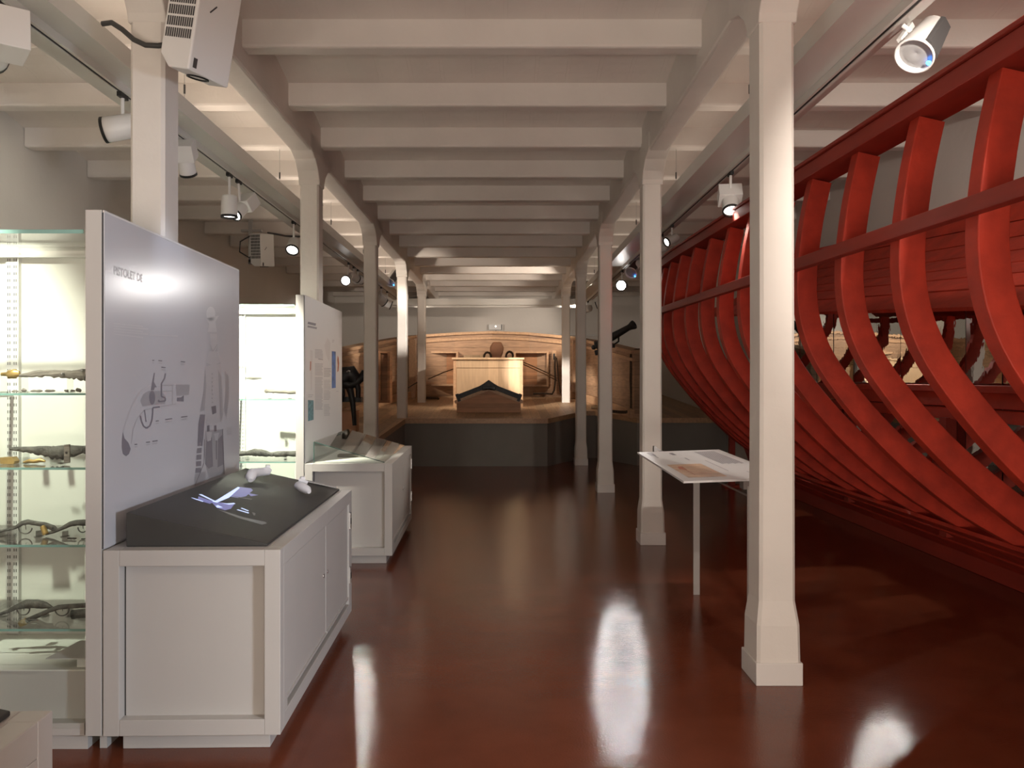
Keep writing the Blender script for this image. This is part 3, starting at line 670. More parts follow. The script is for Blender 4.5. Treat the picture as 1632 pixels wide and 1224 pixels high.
# objects in the near showcase: pixel outlines carried to the shelf's depth
YG = 3.70
def gp(u, v, tr, Y=YG, dy=0): return P(tr[0]+u*tr[2], tr[1]+v*tr[2], Y)+Vector((0, dy, 0))
def firearm(label, tr, path, rads, m, guard=None, cap=None, pan=None, name='pistol', Y=YG, group='firearms in the near showcase', flat=.6, slope=0, pins=None, shelf=None):
    rs = random.Random(len(label)*7+len(path)); p2, r2 = [], []; cr = 'musket' in name
    for i in range(len(path)-1):
        for k in range(5):
            f_ = k/5; j = rs.uniform(-.10, .10) if (m.name.startswith('weathered') or cr or name == 'gun_barrel') else rs.uniform(-.05, .05)
            rad = rads[i]+(rads[i+1]-rads[i])*f_
            p2.append((path[i][0]+(path[i+1][0]-path[i][0])*f_, path[i][1]+(path[i+1][1]-path[i][1])*f_+rad*j*(1.3 if cr else .6))); r2.append(rad*(1+j*(1.8 if cr else 1)))
    path = p2+[path[-1]]; rads = r2+[rads[-1]]
    pp = [gp(u, v, tr, Y+slope*i) for i, (u, v) in enumerate(path)]
    base = pp[len(pp)//2].copy()
    t = thing(name, label, 'firearm', base, group)
    sc = tr[2]*Y/F
    MB().tube([p-base for p in pp], [r*sc for r in rads], 12, flat=flat, up=(0, 0, 1)).build('stock', m, t)
    if guard:
        cx, cy, rx, ry, a0, a1 = guard
        g = [gp(cx+rx*math.cos(math.radians(a)), cy+ry*math.sin(math.radians(a)), tr, Y)-base for a in range(a0, a1+1, 12)]
        MB().tube(g, 5*sc, 8).build('trigger_guard', M['gun'], t)
        MB().tube([gp(cx, cy-ry*.8, tr, Y)-base, gp(cx+rx*.1, cy+ry*.3, tr, Y)-base], 3*sc, 6).build('trigger', M['gun'], t)
    if cap:
        (u0, v0), (u1, v1), r = cap
        MB().tube([gp(u0, v0, tr, Y)-base, gp((u0+u1)/2, (v0+v1)/2, tr, Y)-base, gp(u1, v1, tr, Y)-base], [r*sc, r*sc*1.08, r*sc], 14, flat=.8).build('brass_cap', M['brass'], t)
    if pan:
        for (u, v, r) in pan: MB().lathe(gp(u, v, tr, Y-.016)-base, (0, -1, 0), [(0, r*sc*1.4), (.012, r*sc*1.3), (.016, r*sc), (.016, .0005)], 10).build('lock_screw', M['steel'], t)
    return t
TA = (0, 560, 140/857)
firearm('long weathered gun stock on the topmost visible shelf', TA, [(185, 238), (260, 228), (360, 215), (480, 215), (600, 218), (700, 225), (790, 225), (850, 230)], [14, 20, 30, 36, 36, 38, 52, 60], M['gunlight'], pan=[(617, 222, 11), (808, 185, 12)], name='musket_stock')
t = tag(MB().tube([gp(12, 222, TA)-gp(100, 225, TA), gp(70, 222, TA)-gp(100, 225, TA), gp(80, 225, TA)-gp(100, 225, TA), gp(150, 218, TA)-gp(100, 225, TA), gp(190, 215, TA)-gp(100, 225, TA)], [.007, .009, .019, .021, .011], 12, flat=.7).build('brass_fitting', M['brass'], loc=gp(100, 225, TA)), 'brass gun butt fitting left of the weathered stock on the topmost shelf', 'gun fitting')
def mount(px, py0, py1, Y, label, w=.012):
    b = P(px, py1, Y); h = (py1-py0)*Y/F
    return tag(MB().box(-w/2, w/2, -.012, .012, 0, h).box(-w/2, w/2, -.016, -.012, 0, h+.006).build('acrylic_mount', M['acry'], loc=b), label, 'mount', 'clear acrylic gun mounts')
def on_shelf_mount(px, py, zs, Y, label):
    zt = P(px, py, Y).z
    return tag(MB().box(-.008, .008, -.012, .012, 0, zt-zs).box(-.012, .012, -.02, .02, 0, .004).build('acrylic_mount', M['acry'], loc=((px-VX)*Y/F, Y, zs)), label, 'mount', 'clear acrylic gun mounts')
for px, py, zs, lb in ((40, 598, 1.488, 'clear acrylic mount under the thin end of the long weathered stock'), (112, 602, 1.488, 'clear acrylic mount under the thick end of the long weathered stock'), (6, 596, 1.488, 'clear acrylic mount under the brass butt fitting'),
                       (42, 722, 1.175, 'clear acrylic mount under the left of the crusted musket lock'), (100, 730, 1.175, 'clear acrylic mount under the right of the crusted musket lock'),
                       (3, 848, .85, 'clear acrylic mount under the barrel of the brass-butted pistol'), (62, 845, .85, 'clear acrylic mount under the grip of the brass-butted pistol'), (104, 846, .85, 'clear acrylic mount under the pistol cut off by the panel'),
                       (8, 982, .496, 'clear acrylic mount under the left pistol of the lowest shelf'), (73, 976, .496, 'clear acrylic mount under the crossed pistols of the lowest shelf'), (112, 968, .496, 'clear acrylic mount under the right pistol of the lowest shelf')):
    on_shelf_mount(px, py, zs, YG, lb)
# crumbs of corroded metal on the shelves
def crumb(px, zs, w, h, m, label, Y=3.62, name='corroded_fragment', grp='corroded fragments on the topmost shelf'):
    b = Vector(((px-VX)*Y/F, Y, zs+.001)); pts = []
    n_ = 6
    for i in range(n_): pts.append((-w/2+w*i/(n_-1), random.uniform(-.004, .004), h*.5+random.uniform(-.1, .1)*h))
    rr = [h*.2]+[h*random.uniform(.3, .5) for _ in range(n_-2)]+[h*.2]
    return tag(MB().tube(pts, rr, 8).build(name, m, loc=b), label, 'fragment', grp)
for px, w_, h_, lb in ((24, .03, .010, 'leftmost small corroded fragment on the topmost shelf'), (38, .024, .018, 'grey green fragment second from left on the topmost shelf'), (58, .05, .013, 'long flat corroded fragment on the topmost shelf'),
                       (80, .045, .013, 'fragment just right of the longest fragment on the topmost shelf'), (106, .016, .014, 'small pale pebble-like fragment on the topmost shelf'), (116, .018, .013, 'dark fragment second from right on the topmost shelf'), (125, .022, .019, 'round fragment beside the panel on the topmost shelf')):
    crumb(px, 1.488, w_, h_, M['gunlight'], lb)
firearm('crusted wreck of a musket lock on the second shelf', TA, [(95, 950), (180, 955), (300, 960), (420, 975), (540, 985), (650, 980), (760, 965), (850, 960)], [14, 26, 32, 55, 62, 66, 48, 40], M['gun'], name='corroded_musket')
tq = thing('iron_plate', 'pierced grey iron plate leaning against the crusted musket lock', 'gun fitting', gp(655, 1100, TA, 3.64))
MB().obox((0, 0, .045), (1, 0, .1), (0, 1, .1), (0, 0, 1), .012, .004, .04).build('plate', M['gunlight'], tq); MB().obox((0, -.006, .05), (1, 0, 1), (0, 1, 0), (-1, 0, 1), .004, .002, .004).build('hole', M['black'], tq)
b = gp(100, 1112, TA, 3.66); b.z = 1.176
tag(MB().prism([(-.032, 0), (.026, 0), (.03, .012), (.018, .03), (-.034, .028)], -.02, .02, 1).build('brass_plate', M['brass'], loc=b), 'bent brass plate at the left of the second shelf', 'gun fitting')
b = gp(330, 1110, TA, 3.66); b.z = 1.176
tag(MB().tube([(-.045, 0, .006), (-.02, 0, .012), (0, 0, .009), (.03, 0, .016), (.05, 0, .010)], [.004, .009, .008, .010, .004], 10).build('brass_strip', M['brass'], loc=b), 'crumpled brass strip below the crusted musket lock', 'gun fitting')
b = gp(530, 1110, TA, 3.64); b.z = 1.176
tag(MB().box(-.014, .014, -.01, .01, 0, .03).build('acrylic_block', M['acry'], loc=b), 'small clear block in front of the crusted musket lock', 'mount')
TB = (0, 800, 140/659)
firearm('dark pistol with a brass-banded butt on the third shelf', TB, [(-20, 222), (60, 208), (120, 190), (165, 160), (210, 150), (270, 160), (340, 172), (400, 195), (432, 215)], [9, 10, 13, 18, 20, 18, 20, 22, 12], M['gun'], guard=(190, 195, 50, 42, 0, 180), flat=.9)
b = gp(362, 205, TB); tag(MB().lathe((-.012, 0, -.0), (.4, 0, -1), [(-.02, .009), (-.012, .012), (.015, .013), (.022, .013), (.022, .0005)], 14).build('brass_band', M['brass'], loc=b+Vector((.0, -.012, .0))), 'short brass cap in front of the third shelf pistol', 'gun fitting')
firearm('dark pistol cut off by the panel on the third shelf', TB, [(340, 240), (400, 225), (470, 195), (530, 165), (580, 155), (660, 155)], [10, 12, 14, 20, 22, 24], M['gun'], guard=(620, 190, 35, 38, 0, 180), flat=.9)
firearm('humped dark pistol at the left of the lowest shelf', TB, [(-10, 845), (60, 820), (120, 790), (200, 765), (280, 765), (340, 775), (395, 795)], [12, 14, 20, 34, 34, 26, 10], M['gun'], guard=(175, 800, 48, 48, 0, 180), flat=.8)
firearm('brass-butted pistol lying across the lowest shelf', TB, [(150, 915), (210, 885), (290, 850), (370, 815), (440, 790), (520, 782), (660, 775)], [16, 18, 17, 16, 18, 18, 18], M['gun'], guard=(465, 805, 52, 48, -10, 180), cap=((150, 915), (200, 892), 24), flat=.9, Y=3.66)
firearm('broken pistol butt beside the panel on the lowest shelf', TB, [(540, 845), (580, 840), (640, 835), (680, 830)], [34, 34, 36, 36], M['gun'], flat=.7, Y=3.72)
crumb(115, .85, .04, .010, M['gun'], 'twisted dark fragment at the right of the third shelf', grp='corroded fragments on the third shelf'); crumb(133, .85, .018, .006, M['gun'], 'tiny dark fragment beside the panel on the third shelf', grp='corroded fragments on the third shelf')
crumb(52, .496, .05, .008, M['gun'], 'thin dark fragment below the pistols on the lowest shelf', name='corroded_fragment', grp='corroded fragments on the lowest shelf')
for px, lb in ((17, 'small clear block with a chip of metal on the third shelf'),):
    tag(MB().box(-.016, .016, -.012, .012, 0, .028).build('acrylic_block', M['acry'], loc=((px-VX)*3.6/F, 3.6, .851)), lb, 'mount')
lbp = thing('label_stand', 'beige slanted label on a small block at the bottom of the near showcase', 'label stand', P(128, 1060, 3.55)*1.0)
lbp.location.z = .322
MB().hexa([(-.12, -.05, .050), (.05, -.05, .050), (.05, .08, .085), (-.04, .08, .085), (-.12, -.05, .054), (.05, -.05, .054), (.05, .08, .089), (-.04, .08, .089)]).build('label_plate', M['cab'], lbp)
MB().box(-.008, .035, -.012, .012, 0, .055).build('block', M['casewhite'], lbp)
# far showcase
TG = (370, 470, 120/506)
YH = 7.2
firearm('knotted dark gun barrel lying on a shelf of the far showcase', TG, [(20, 1068), (100, 1065), (150, 1058), (200, 1062), (260, 1072), (300, 1070), (360, 1068), (440, 1068)], [16, 16, 24, 24, 14, 18, 18, 20], M['gun'], name='gun_barrel', Y=YH, group='firearms in the far showcase', flat=.9)
firearm('pale grey gun barrel on the upper shelf of the far showcase', TG, [(218, 646), (228, 646), (240, 646), (300, 650), (380, 652), (440, 654)], [10, 16, 12, 12, 14, 16], M['gunlight'], name='gun_barrel', Y=YH, group='firearms in the far showcase', flat=.9)
firearm('thin pointed blade at the back of the far showcase', TG, [(80, 556), (120, 556), (142, 558), (165, 556), (203, 555)], [2, 4, 7, 4, 2], M['gunlight'], name='dagger_blade', Y=YH+.28, group='firearms in the far showcase', flat=.6)
for px, zs, py, lb in ((395, .85, 724, 'clear acrylic mount under the left of the far knotted barrel'), (455, .85, 724, 'clear acrylic mount under the right of the far knotted barrel'), (430, 1.375, 626, 'clear acrylic mount under the left of the far pale barrel'), (462, 1.375, 627, 'clear acrylic mount under the right of the far pale barrel')):
    on_shelf_mount(px, py, zs if zs < P(px, py, YH).z else P(px, py, YH).z-.01, YH, lb)
# ------------------------------------------------------------------ red half hull against the mirrored wall
XC = 3.85
TBL = [(.12, .05), (.3, .30), (.45, .55), (.7, .98), (1.1, 1.45), (1.53, 1.81), (1.8, 1.95), (2.1, 2.00), (2.5, 1.965), (2.95, 1.87)]
def bmid(z):
    if z <= TBL[0][0]: return TBL[0][1]
    for i in range(len(TBL)-1):
        if z <= TBL[i+1][0]:
            # Catmull-Rom in b over z
            z0, b0 = TBL[i]; z1, b1 = TBL[i+1]; zp, bp_ = TBL[max(0, i-1)]; zn, bn = TBL[min(len(TBL)-1, i+2)]
            m0 = (b1-bp_)/(z1-zp); m1 = (bn-b0)/(zn-z0); t = (z-z0)/(z1-z0); d = z1-z0
            return (2*t**3-3*t*t+1)*b0+(t**3-2*t*t+t)*d*m0+(-2*t**3+3*t*t)*b1+(t**3-t*t)*d*m1
    return TBL[-1][1]
def zk(Y): return .12 if Y < 11 else .12+2.9*((Y-11)/3.4)**3.5
def zr(Y): return 2.69+.022*Y
def hull(Y, t):                  # t 0 keel .. 1 rail
    z = zk(Y)+(zr(Y)-zk(Y))*t; zp = .12+t*2.68
    ys = 6.5+2.5*min(1, zp/2); ye = 11+3.4*(max(0.02, z-.12)/2.9)**(1/3.5)
    q = max(0, (Y-ys)/max(.1, ye-ys)); W = math.sqrt(max(0, 1-min(1, q)**2.2))
    return Vector((XC-max(.03, bmid(zp)*W), Y, z))
def tz(zp): return (zp-.12)/2.68
ship = thing('ship_hull', 'red skeleton of a half ship hull with curved ribs along the mirrored right wall', 'ship model', (XC, 8, 0))
O = Vector((XC, 8, 0))
def hn(Y, t):                    # inward normal in the section plane
    a = hull(Y, max(0, t-.01)); b = hull(Y, min(1, t+.01)); d = b-a; d.y = 0
    n_ = Vector((d.z, 0, -d.x)); n_.normalize()
    return n_
RY = [2.0, 2.65, 3.3, 3.95, 4.62, 5.3, 5.95, 6.57, 7.2, 7.85, 8.5, 9.12, 9.75, 10.35, 10.95, 11.55, 12.15, 12.75, 13.3]
for Y in RY:
    secs = []; N = 34
    for i in range(N+1):
        t_ = i/N; p = hull(Y, t_)
        if p.x > XC-.04 and t_ > .1: pass
        nn = hn(Y, t_); dep = .125+.06*(1-t_)**3
        q = p+nn*dep; q.x = min(q.x, XC+.03)
        hy = Vector((0, .048, 0))
        secs.append([p-hy-O, p+hy-O, q+hy-O, q-hy-O])
    MB().sweep(secs).build('rib', M['red'], ship, bevel=.006)
def along(ys, fn): return [fn(y) for y in ys]
YS = [1.7+.25*i for i in range(int((14.25-1.7)/.25)+1)]
def ribbon(name, t0, t1, out, thick, m, ya=1.7, yb=14.2):
    secs = []
    for Y in YS:
        if not ya <= Y <= yb: continue
        a = hull(Y, t0); b = hull(Y, t1); na, nb = hn(Y, t0), hn(Y, t1)
        a = a-na*out; b = b-nb*out
        secs.append([a-O, b-O, b+nb*thick-O, a+na*thick-O])
    return MB().sweep(secs).build(name, m, ship, bevel=.004)
# top rail and wale
secs = []; secs2 = []
for Y in YS:
    p = hull(Y, 1)
    secs.append([p+Vector(d)-O for d in ((-.05, 0, 0), (.15, 0, 0), (.15, 0, .085), (-.05, 0, .085))])
    secs2.append([p+Vector(d)-O for d in ((-.065, 0, .088), (.16, 0, .088), (.16, 0, .108), (-.065, 0, .108))])
MB().sweep(secs).build('top_rail', M['redbeam'], ship, bevel=.004); MB().sweep(secs2).build('rail_cap', M['redbeam'], ship, bevel=.003)
ribbon('wale', .782, .808, .05, .05, M['redbeam'])
for a, b in ((.16, .27), (.30, .41), (.44, .50)):
    ribbon('bottom_strake', tz(a), tz(b), .03, .03, M['red'], yb=12.6)
secs = []
for Y in [1.7+.3*i for i in range(43)]:
    if Y > 14.35: break
    z = zk(Y); secs.append([Vector(d)-O for d in ((XC-.10, Y, max(0.001, z-.12)), (XC+.06, Y, max(0.001, z-.12)), (XC+.06, Y, z+.06), (XC-.10, Y, z+.06))])
MB().sweep(secs).build('keel', M['redbeam'], ship, bevel=.004)
MB().box(-.30, -.02, -6.2, 3.3, .30, .40).build('keelson', M['red'], ship, bevel=.004)
# inner planking curling under the upper deck
prof = [(3.89, 2.74), (3.81, 2.57), (3.69, 2.43), (3.53, 2.31), (3.34, 2.205), (3.13, 2.115), (2.92, 2.02), (2.74, 1.90)]
for (xa, za), (xb, zb) in zip(prof[:-1], prof[1:]):
    secs = []
    for Y in [1.8+.4*i for i in range(25)]:
        sh = .068*(Y-4.3); dx, dz = xb-xa, zb-za; l = math.hypot(dx, dz); nx, nz = -dz/l*.028, dx/l*.028; g = .010
        p0 = Vector((xa+dx/l*g, Y, za+dz/l*g+sh)); p1 = Vector((xb-dx/l*g, Y, zb-dz/l*g+sh)); nv = Vector((nx, 0, nz))
        secs.append([p0-O, p1-O, p1-nv-O, p0-nv-O])
    MB().sweep(secs).build('inner_plank', M['red'], ship)
MB().box(-.52, -.30, -6.2, 3.2, 1.45, 1.50).build('shelf_plank', M['red'], ship, bevel=.004)
MB().box(-.47, -.40, -6.2, 3.2, 1.34, 1.45).build('shelf_clamp', M['red'], ship, bevel=.004)
MB().box(-.45, -.36, -6.2, 3.2, 1.24, 1.33).build('shelf_clamp', M['red'], ship, bevel=.004)
for y in (4.6, 6.4, 8.2, 9.9, 11.0): MB().box(-.48, -.40, y-8-.05, y-8+.05, .34, 1.25).build('shelf_post', M['redbeam'], ship)
lamp('SPOT', 'hull_floor_fill', ship, Vector((3.5, 7.6, 2.22))-O, (-1.15, -2.5, -2.25), 48, NEUT, .03, 62, .3)  # unseen fill added to imitate mirror-cast light patches on the floor
pr_ = MB().box(-.62, -.54, 3.9, 3.98, 0, .75).build('prop', M['redbeam'], ship, bevel=.003)
MB().box(-.70, -.46, 3.84, 4.04, 0, .03).build('foot', M['redbeam'], pr_)
yb_ = [3.1, 3.7, 4.3, 4.9, 5.5, 6.05, 6.6, 7.12, 7.67, 8.29, 8.82, 9.4, 9.97, 10.5, 11.1, 11.7, 12.3, 12.9]
for i, (a, b) in enumerate(zip(yb_[:-1], yb_[1:])):
    c = (a+b)/2
    o = MB().box(-.008, .008, -(b-a)/2+.006, (b-a)/2-.006, 0, 2.55).build('mirror_panel', M['mirror'], loc=(3.955, c, .10))
    o.rotation_euler = (0, 0, random.uniform(-.012, .012))
    tag(o, 'tall mirror strip on the right wall behind the ribs of the red hull', 'mirror', 'mirror strips behind the hull')

# ------------------------------------------------------------------ reading panel between the right columns
t = thing('reading_panel', 'white flat reading panel on a slim post between the first two right columns', 'information panel', (1.385, 5.98, 0))
def rp(x, y, dz=0): return Vector((x-1.385, y-5.98, .945+(x-1.04)*.035+(y-4.81)*.010+dz))
MB().hexa([rp(1.04, 4.81), rp(1.66, 4.81), rp(1.68, 6.5), rp(1.045, 6.5), rp(1.04, 4.81, .012), rp(1.66, 4.81, .012), rp(1.68, 6.5, .012), rp(1.045, 6.5, .012)]).build('board', M['panel2'], t)
def rpoly(mb, pts, lift=.0128):
    c = [rp(x, y, lift) for x, y in pts]; mb.add(c, [tuple(range(len(c)))])
def rr_(x0, x1, y0, y1): return [(x0, y0), (x1, y0), (x1, y1), (x0, y1)]
g = MB(); rpoly(g, rr_(1.10, 1.33, 4.95, 5.62)); g.build('tan_picture', M['tan'], t)['label'] = 'tan printed picture'
g = MB()
for a in ([(1.15, 5.5), (1.18, 5.5), (1.17, 5.3), (1.13, 5.36)], [(1.16, 5.05), (1.165, 5.05), (1.165, 5.32), (1.16, 5.32)], [(1.13, 5.1), (1.25, 5.12), (1.25, 5.125), (1.13, 5.105)], [(1.14, 5.2), (1.28, 5.1), (1.28, 5.107), (1.14, 5.207)]): rpoly(g, a, .0132)
g.build('picture_drawing', M['rust'], t)
g = MB()
for k in range(11): rpoly(g, rr_(1.46+k*.014, 1.466+k*.014, 5.55+(k % 3)*.02, 6.38))
rpoly(g, rr_(1.10, 1.14, 6.2, 6.42)); rpoly(g, rr_(1.12, 1.13, 6.05, 6.2)); rpoly(g, rr_(1.26, 1.29, 6.2, 6.36)); rpoly(g, rr_(1.30, 1.31, 5.85, 6.0)); rpoly(g, rr_(1.40, 1.405, 5.2, 5.8)); rpoly(g, rr_(1.50, 1.505, 5.0, 5.15))
g.build('printed_text', M['ink2'], t)
MB().hexa([(-.022, -.004, 0), (.022, -.004, 0), (.022, .006, 0), (-.022, .006, 0), (-.022, -.004, .95), (.022, -.004, .95), (.022, .006, .95), (-.022, .006, .95)]).build('post', M['cab'], t)
MB().box(-.022, .022, -1.325, -1.315, 0, .945).build('post', M['cab'], t)
MB().tube([(0, -1.32, .885), (0, .0, .885)], .006, 8).build('tie_rod', M['steel'], t)
MB().box(.02, .09, -1.10, -1.02, .90, .955).build('clamp', M['steel'], t)
MB().obox((-.16, .56, .985), (1, 0, -.5), (0, 1, 0), (.5, 0, 1), .045, .02, .008).box(-.21, -.19, .52, .58, .97, 1.02).build('bracket', M['steel'], t)

# ------------------------------------------------------------------ ship's stern on its platform
plat = thing('stern_platform', 'raised oak deck with dark grey front at the far end of the room', 'platform', (0, 14.7, 0))
poly = [(-4.45, 11.9), (-1.81, 11.9), (-1.74, 14.7), (.78, 14.7), (1.55, 16.2), (1.80, 16.2), (2.38, 14.82), (3.98, 14.82), (3.98, 22.2), (-4.45, 22.2)]
n = len(poly)
def slab(d0, d1, inset=0):
    m_ = MB(); vs_ = [(x, y-14.7, deck_z(y)+d0) for x, y in poly]+[(x, y-14.7, deck_z(y)+d1) for x, y in poly]
    m_.add(vs_, [tuple(range(n))[::-1], tuple(range(n, 2*n))]+[(i, (i+1) % n, n+(i+1) % n, n+i) for i in range(n)]); return m_
slab(-.05, 0).build('deck', M['oakdeck'], plat)
m_ = MB(); edge = poly[:8]
m_ = MB(); vs_ = [(x, y-14.7+.02, 0.0) for x, y in poly]+[(x, y-14.7+.02, deck_z(y)-.051) for x, y in poly]
m_.add(vs_, [tuple(range(n))[::-1], tuple(range(n, 2*n))]+[(i, (i+1) % n, n+(i+1) % n, n+i) for i in range(n)])
m_.build('riser', M['riser'], plat)
tr_ = MB()
for (xa, ya), (xb, yb) in zip(edge[1:-1], edge[2:]):
    a = Vector((xa, ya-14.7, deck_z(ya))); b = Vector((xb, yb-14.7, deck_z(yb))); d = (b-a).normalized(); o_ = Vector((d.y, -d.x, 0))*.02
    tr_.hexa([a-o_-Vector((0, 0, .075)), a+o_-Vector((0, 0, .075)), b+o_-Vector((0, 0, .075)), b-o_-Vector((0, 0, .075)), a-o_+Vector((0, 0, .012)), a+o_+Vector((0, 0, .012)), b+o_+Vector((0, 0, .012)), b-o_+Vector((0, 0, .012))])
tr_.build('edge_trim', M['oaktrim'], plat)
bw = thing('stern_bulwark', 'curved oak stern bulwark with cap rail against the far wall', 'bulwark', (-.27, 20.6, 0))
OB = Vector((-.27, 20.6, 0))
bp = [(-2.95, 14.2, 2.02), (-2.90, 15.0, 2.09), (-2.75, 17, 2.27), (-2.45, 19.0, 2.47), (-2.16, 20.0, 2.585), (-1.2, 20.42, 2.67), (-.27, 20.55, 2.71), (.65, 20.42, 2.67), (1.6, 20.0, 2.56), (1.92, 19, 2.44), (2.2, 17, 2.25), (2.38, 14.9, 2.05)]
def wall_strip(pts, zlo, zhi, off0, off1, name, m, parent, O_, bev=0):
    secs = []
    for i, (x, y, zt) in enumerate(pts):
        a = Vector(pts[max(0, i-1)][:2]); b = Vector(pts[min(len(pts)-1, i+1)][:2]); d = (b-a).normalized(); nn = Vector((d.y, -d.x, 0))  # toward the room
        p = Vector((x, y, 0)); z0 = zlo(x, y, zt); z1 = zhi(x, y, zt)
        secs.append([p+nn*off0+Vector((0, 0, z0))-O_, p+nn*off1+Vector((0, 0, z0))-O_, p+nn*off1+Vector((0, 0, z1))-O_, p+nn*off0+Vector((0, 0, z1))-O_])
    return MB().sweep(secs).build(name, m, parent, bevel=bev)
wall_strip(bp, lambda x, y, z: deck_z(y)-.02, lambda x, y, z: z-.06, -.12, .04, 'planking', M['oak'], bw, OB)
wall_strip(bp, lambda x, y, z: z-.065, lambda x, y, z: z, -.16, .10, 'cap_rail', M['oaktrim'], bw, OB, .006)
wall_strip(bp, lambda x, y, z: z-.20, lambda x, y, z: z-.14, .03, .075, 'rail_moulding', M['oaktrim'], bw, OB, .004)
wall_strip(bp[:5], lambda x, y, z: deck_z(y), lambda x, y, z: deck_z(y)+.16, .03, .12, 'waterway', M['oaktrim'], bw, OB, .004)
wall_strip(bp[8:], lambda x, y, z: deck_z(y), lambda x, y, z: deck_z(y)+.16, .03, .12, 'waterway', M['oaktrim'], bw, OB, .004)
def port(px0, px1, py0, py1, Y, nm='gun_port', fm='oaktrim'):
    a = P(px0, py1, Y)-OB; b = P(px1, py0, Y)-OB; w_ = .05
    f = MB().box(a.x, b.x, a.y-.06, a.y+.30, b.z, b.z+w_*.8).box(a.x-w_, a.x, a.y-.06, a.y+.30, a.z-w_, b.z+w_*.8).box(b.x, b.x+w_, a.y-.06, a.y+.30, a.z-w_, b.z+w_*.8).box(a.x, b.x, a.y-.06, a.y+.30, a.z-w_, a.z)
    f = f.build(nm, M[fm], bw, bevel=.004)
    MB().box(a.x, b.x, a.y+.10, a.y+.30, a.z, b.z).build('port_lid', M['oakred'], f)
port(682, 727, 563, 612, 20.20); port(822, 871, 563, 613, 20.20)
port(607, 618, 563, 638, 16.6, 'side_door', 'oakred')
for px in (657, 918): 
    a = P(px, 640, 19.6)-OB
    MB().box(a.x-.08, a.x+.08, a.y-.02, a.y+.14, a.z+.05, a.z+1.45).build('corner_post', M['oaktrim'], bw, bevel=.006)
for px in (883,):
    a = P(px, 600, 20.0)-OB
    MB().box(a.x-.045, a.x+.045, a.y-.03, a.y+.05, a.z-.35, a.z+.62).build('rope_cleat_board', M['oaktrim'], bw, bevel=.004)
    MB().box(a.x-.02, a.x+.02, a.y-.045, a.y-.02, a.z+.40, a.z+.55).build('sheave_slot', M['iron'], bw)
# cabin
CB = 17.2; zc = deck_z(CB)
cb = thing('companion_cabin', 'pale oak box cabin with overhanging lid in the middle of the deck', 'cabin', (P(778, 600, CB).x, CB, zc))
hw = 55.5*CB/F; ht = 1.977-zc
MB().box(-hw+.03, hw-.03, 0, .03, 0, ht-.04).build('front_panel', M['oakpale'], cb)
for s_ in (-1, 1):
    MB().box(min(s_*hw, s_*(hw-.06)), max(s_*hw, s_*(hw-.06)), -.015, .06, -.02, ht-.04).build('corner_post', M['oaktrim'], cb, bevel=.005)
    MB().box(min(s_*hw, s_*(hw-.03)), max(s_*hw, s_*(hw-.03)), .05, 1.3, -.02, ht-.04).build('side_panel', M['oakpale'], cb)
MB().box(-hw+.03, hw-.03, 1.25, 1.3, .05, ht-.04).build('back_panel', M['oakpale'], cb)
MB().box(-hw-.03, hw+.03, -.05, 1.35, ht-.045, ht).build('lid', M['oakpale'], cb, bevel=.012)
MB().box(-hw+.06, hw-.06, -.012, .0, ht-.21, ht-.045).build('top_rail', M['oakpale'], cb, bevel=.003)
# gabled hatch with iron straps in front of the cabin
HY = 16.0; zh = deck_z(HY); cx = P(779, 600, HY).x
h_ = thing('gabled_hatch', 'low gabled oak hatch with dark iron straps in front of the cabin', 'hatch', (cx, HY, zh))
hx = 51*HY/F; e0 = 1.55+(603-641)*HY/F-zh; e1 = 1.55+(603-622)*HY/F-zh
MB().prism([(-hx, -.03), (hx, -.03), (hx, e0), (0, e1), (-hx, e0)], 0, .9, 1).build('hatch_body', M['oakred'], h_)
for s_ in (-1, 1):
    a = Vector((s_*(hx+.03), 0, e0-.02)); b = Vector((0, 0, e1)); d = (b-a).normalized(); up = Vector((-d.z*1, 0, d.x))*(1 if d.x > 0 else -1)
    MB().obox((a+b)/2+up*.02+Vector((0, .44, 0)), d, (0, 1, 0), up, (b-a).length/2, .47, .028).build('lid_board', M['oaktrim'], h_, bevel=.004)
    a2 = a+d*.06
    MB().obox((a2+b)/2+up*.095+Vector((0, .05, 0)), d, (0, 1, 0), up, (b-a2).length/2, .06, .045).build('iron_strap', M['iron'], h_, bevel=.006)
    MB().obox(a+d*.09+up*.08+Vector((0, .04, 0)), d, (0, 1, 0), up, .03, .075, .075).build('strap_end', M['iron'], h_, bevel=.006)
MB().prism([(-.13, e1-.02), (0, e1-.0), (.13, e1-.02), (.13, e1+.09), (.06, e1+.14), (0, e1+.20), (-.06, e1+.14), (-.13, e1+.09)], -.03, .16, 1).build('ridge_block', M['iron'], h_, bevel=.01)
MB().prism([(-.19, e1+.075), (.19, e1+.075), (.10, e1+.13), (0, e1+.20), (-.10, e1+.13)], -.05, .02, 1).build('ridge_wing', M['iron'], h_, bevel=.006)
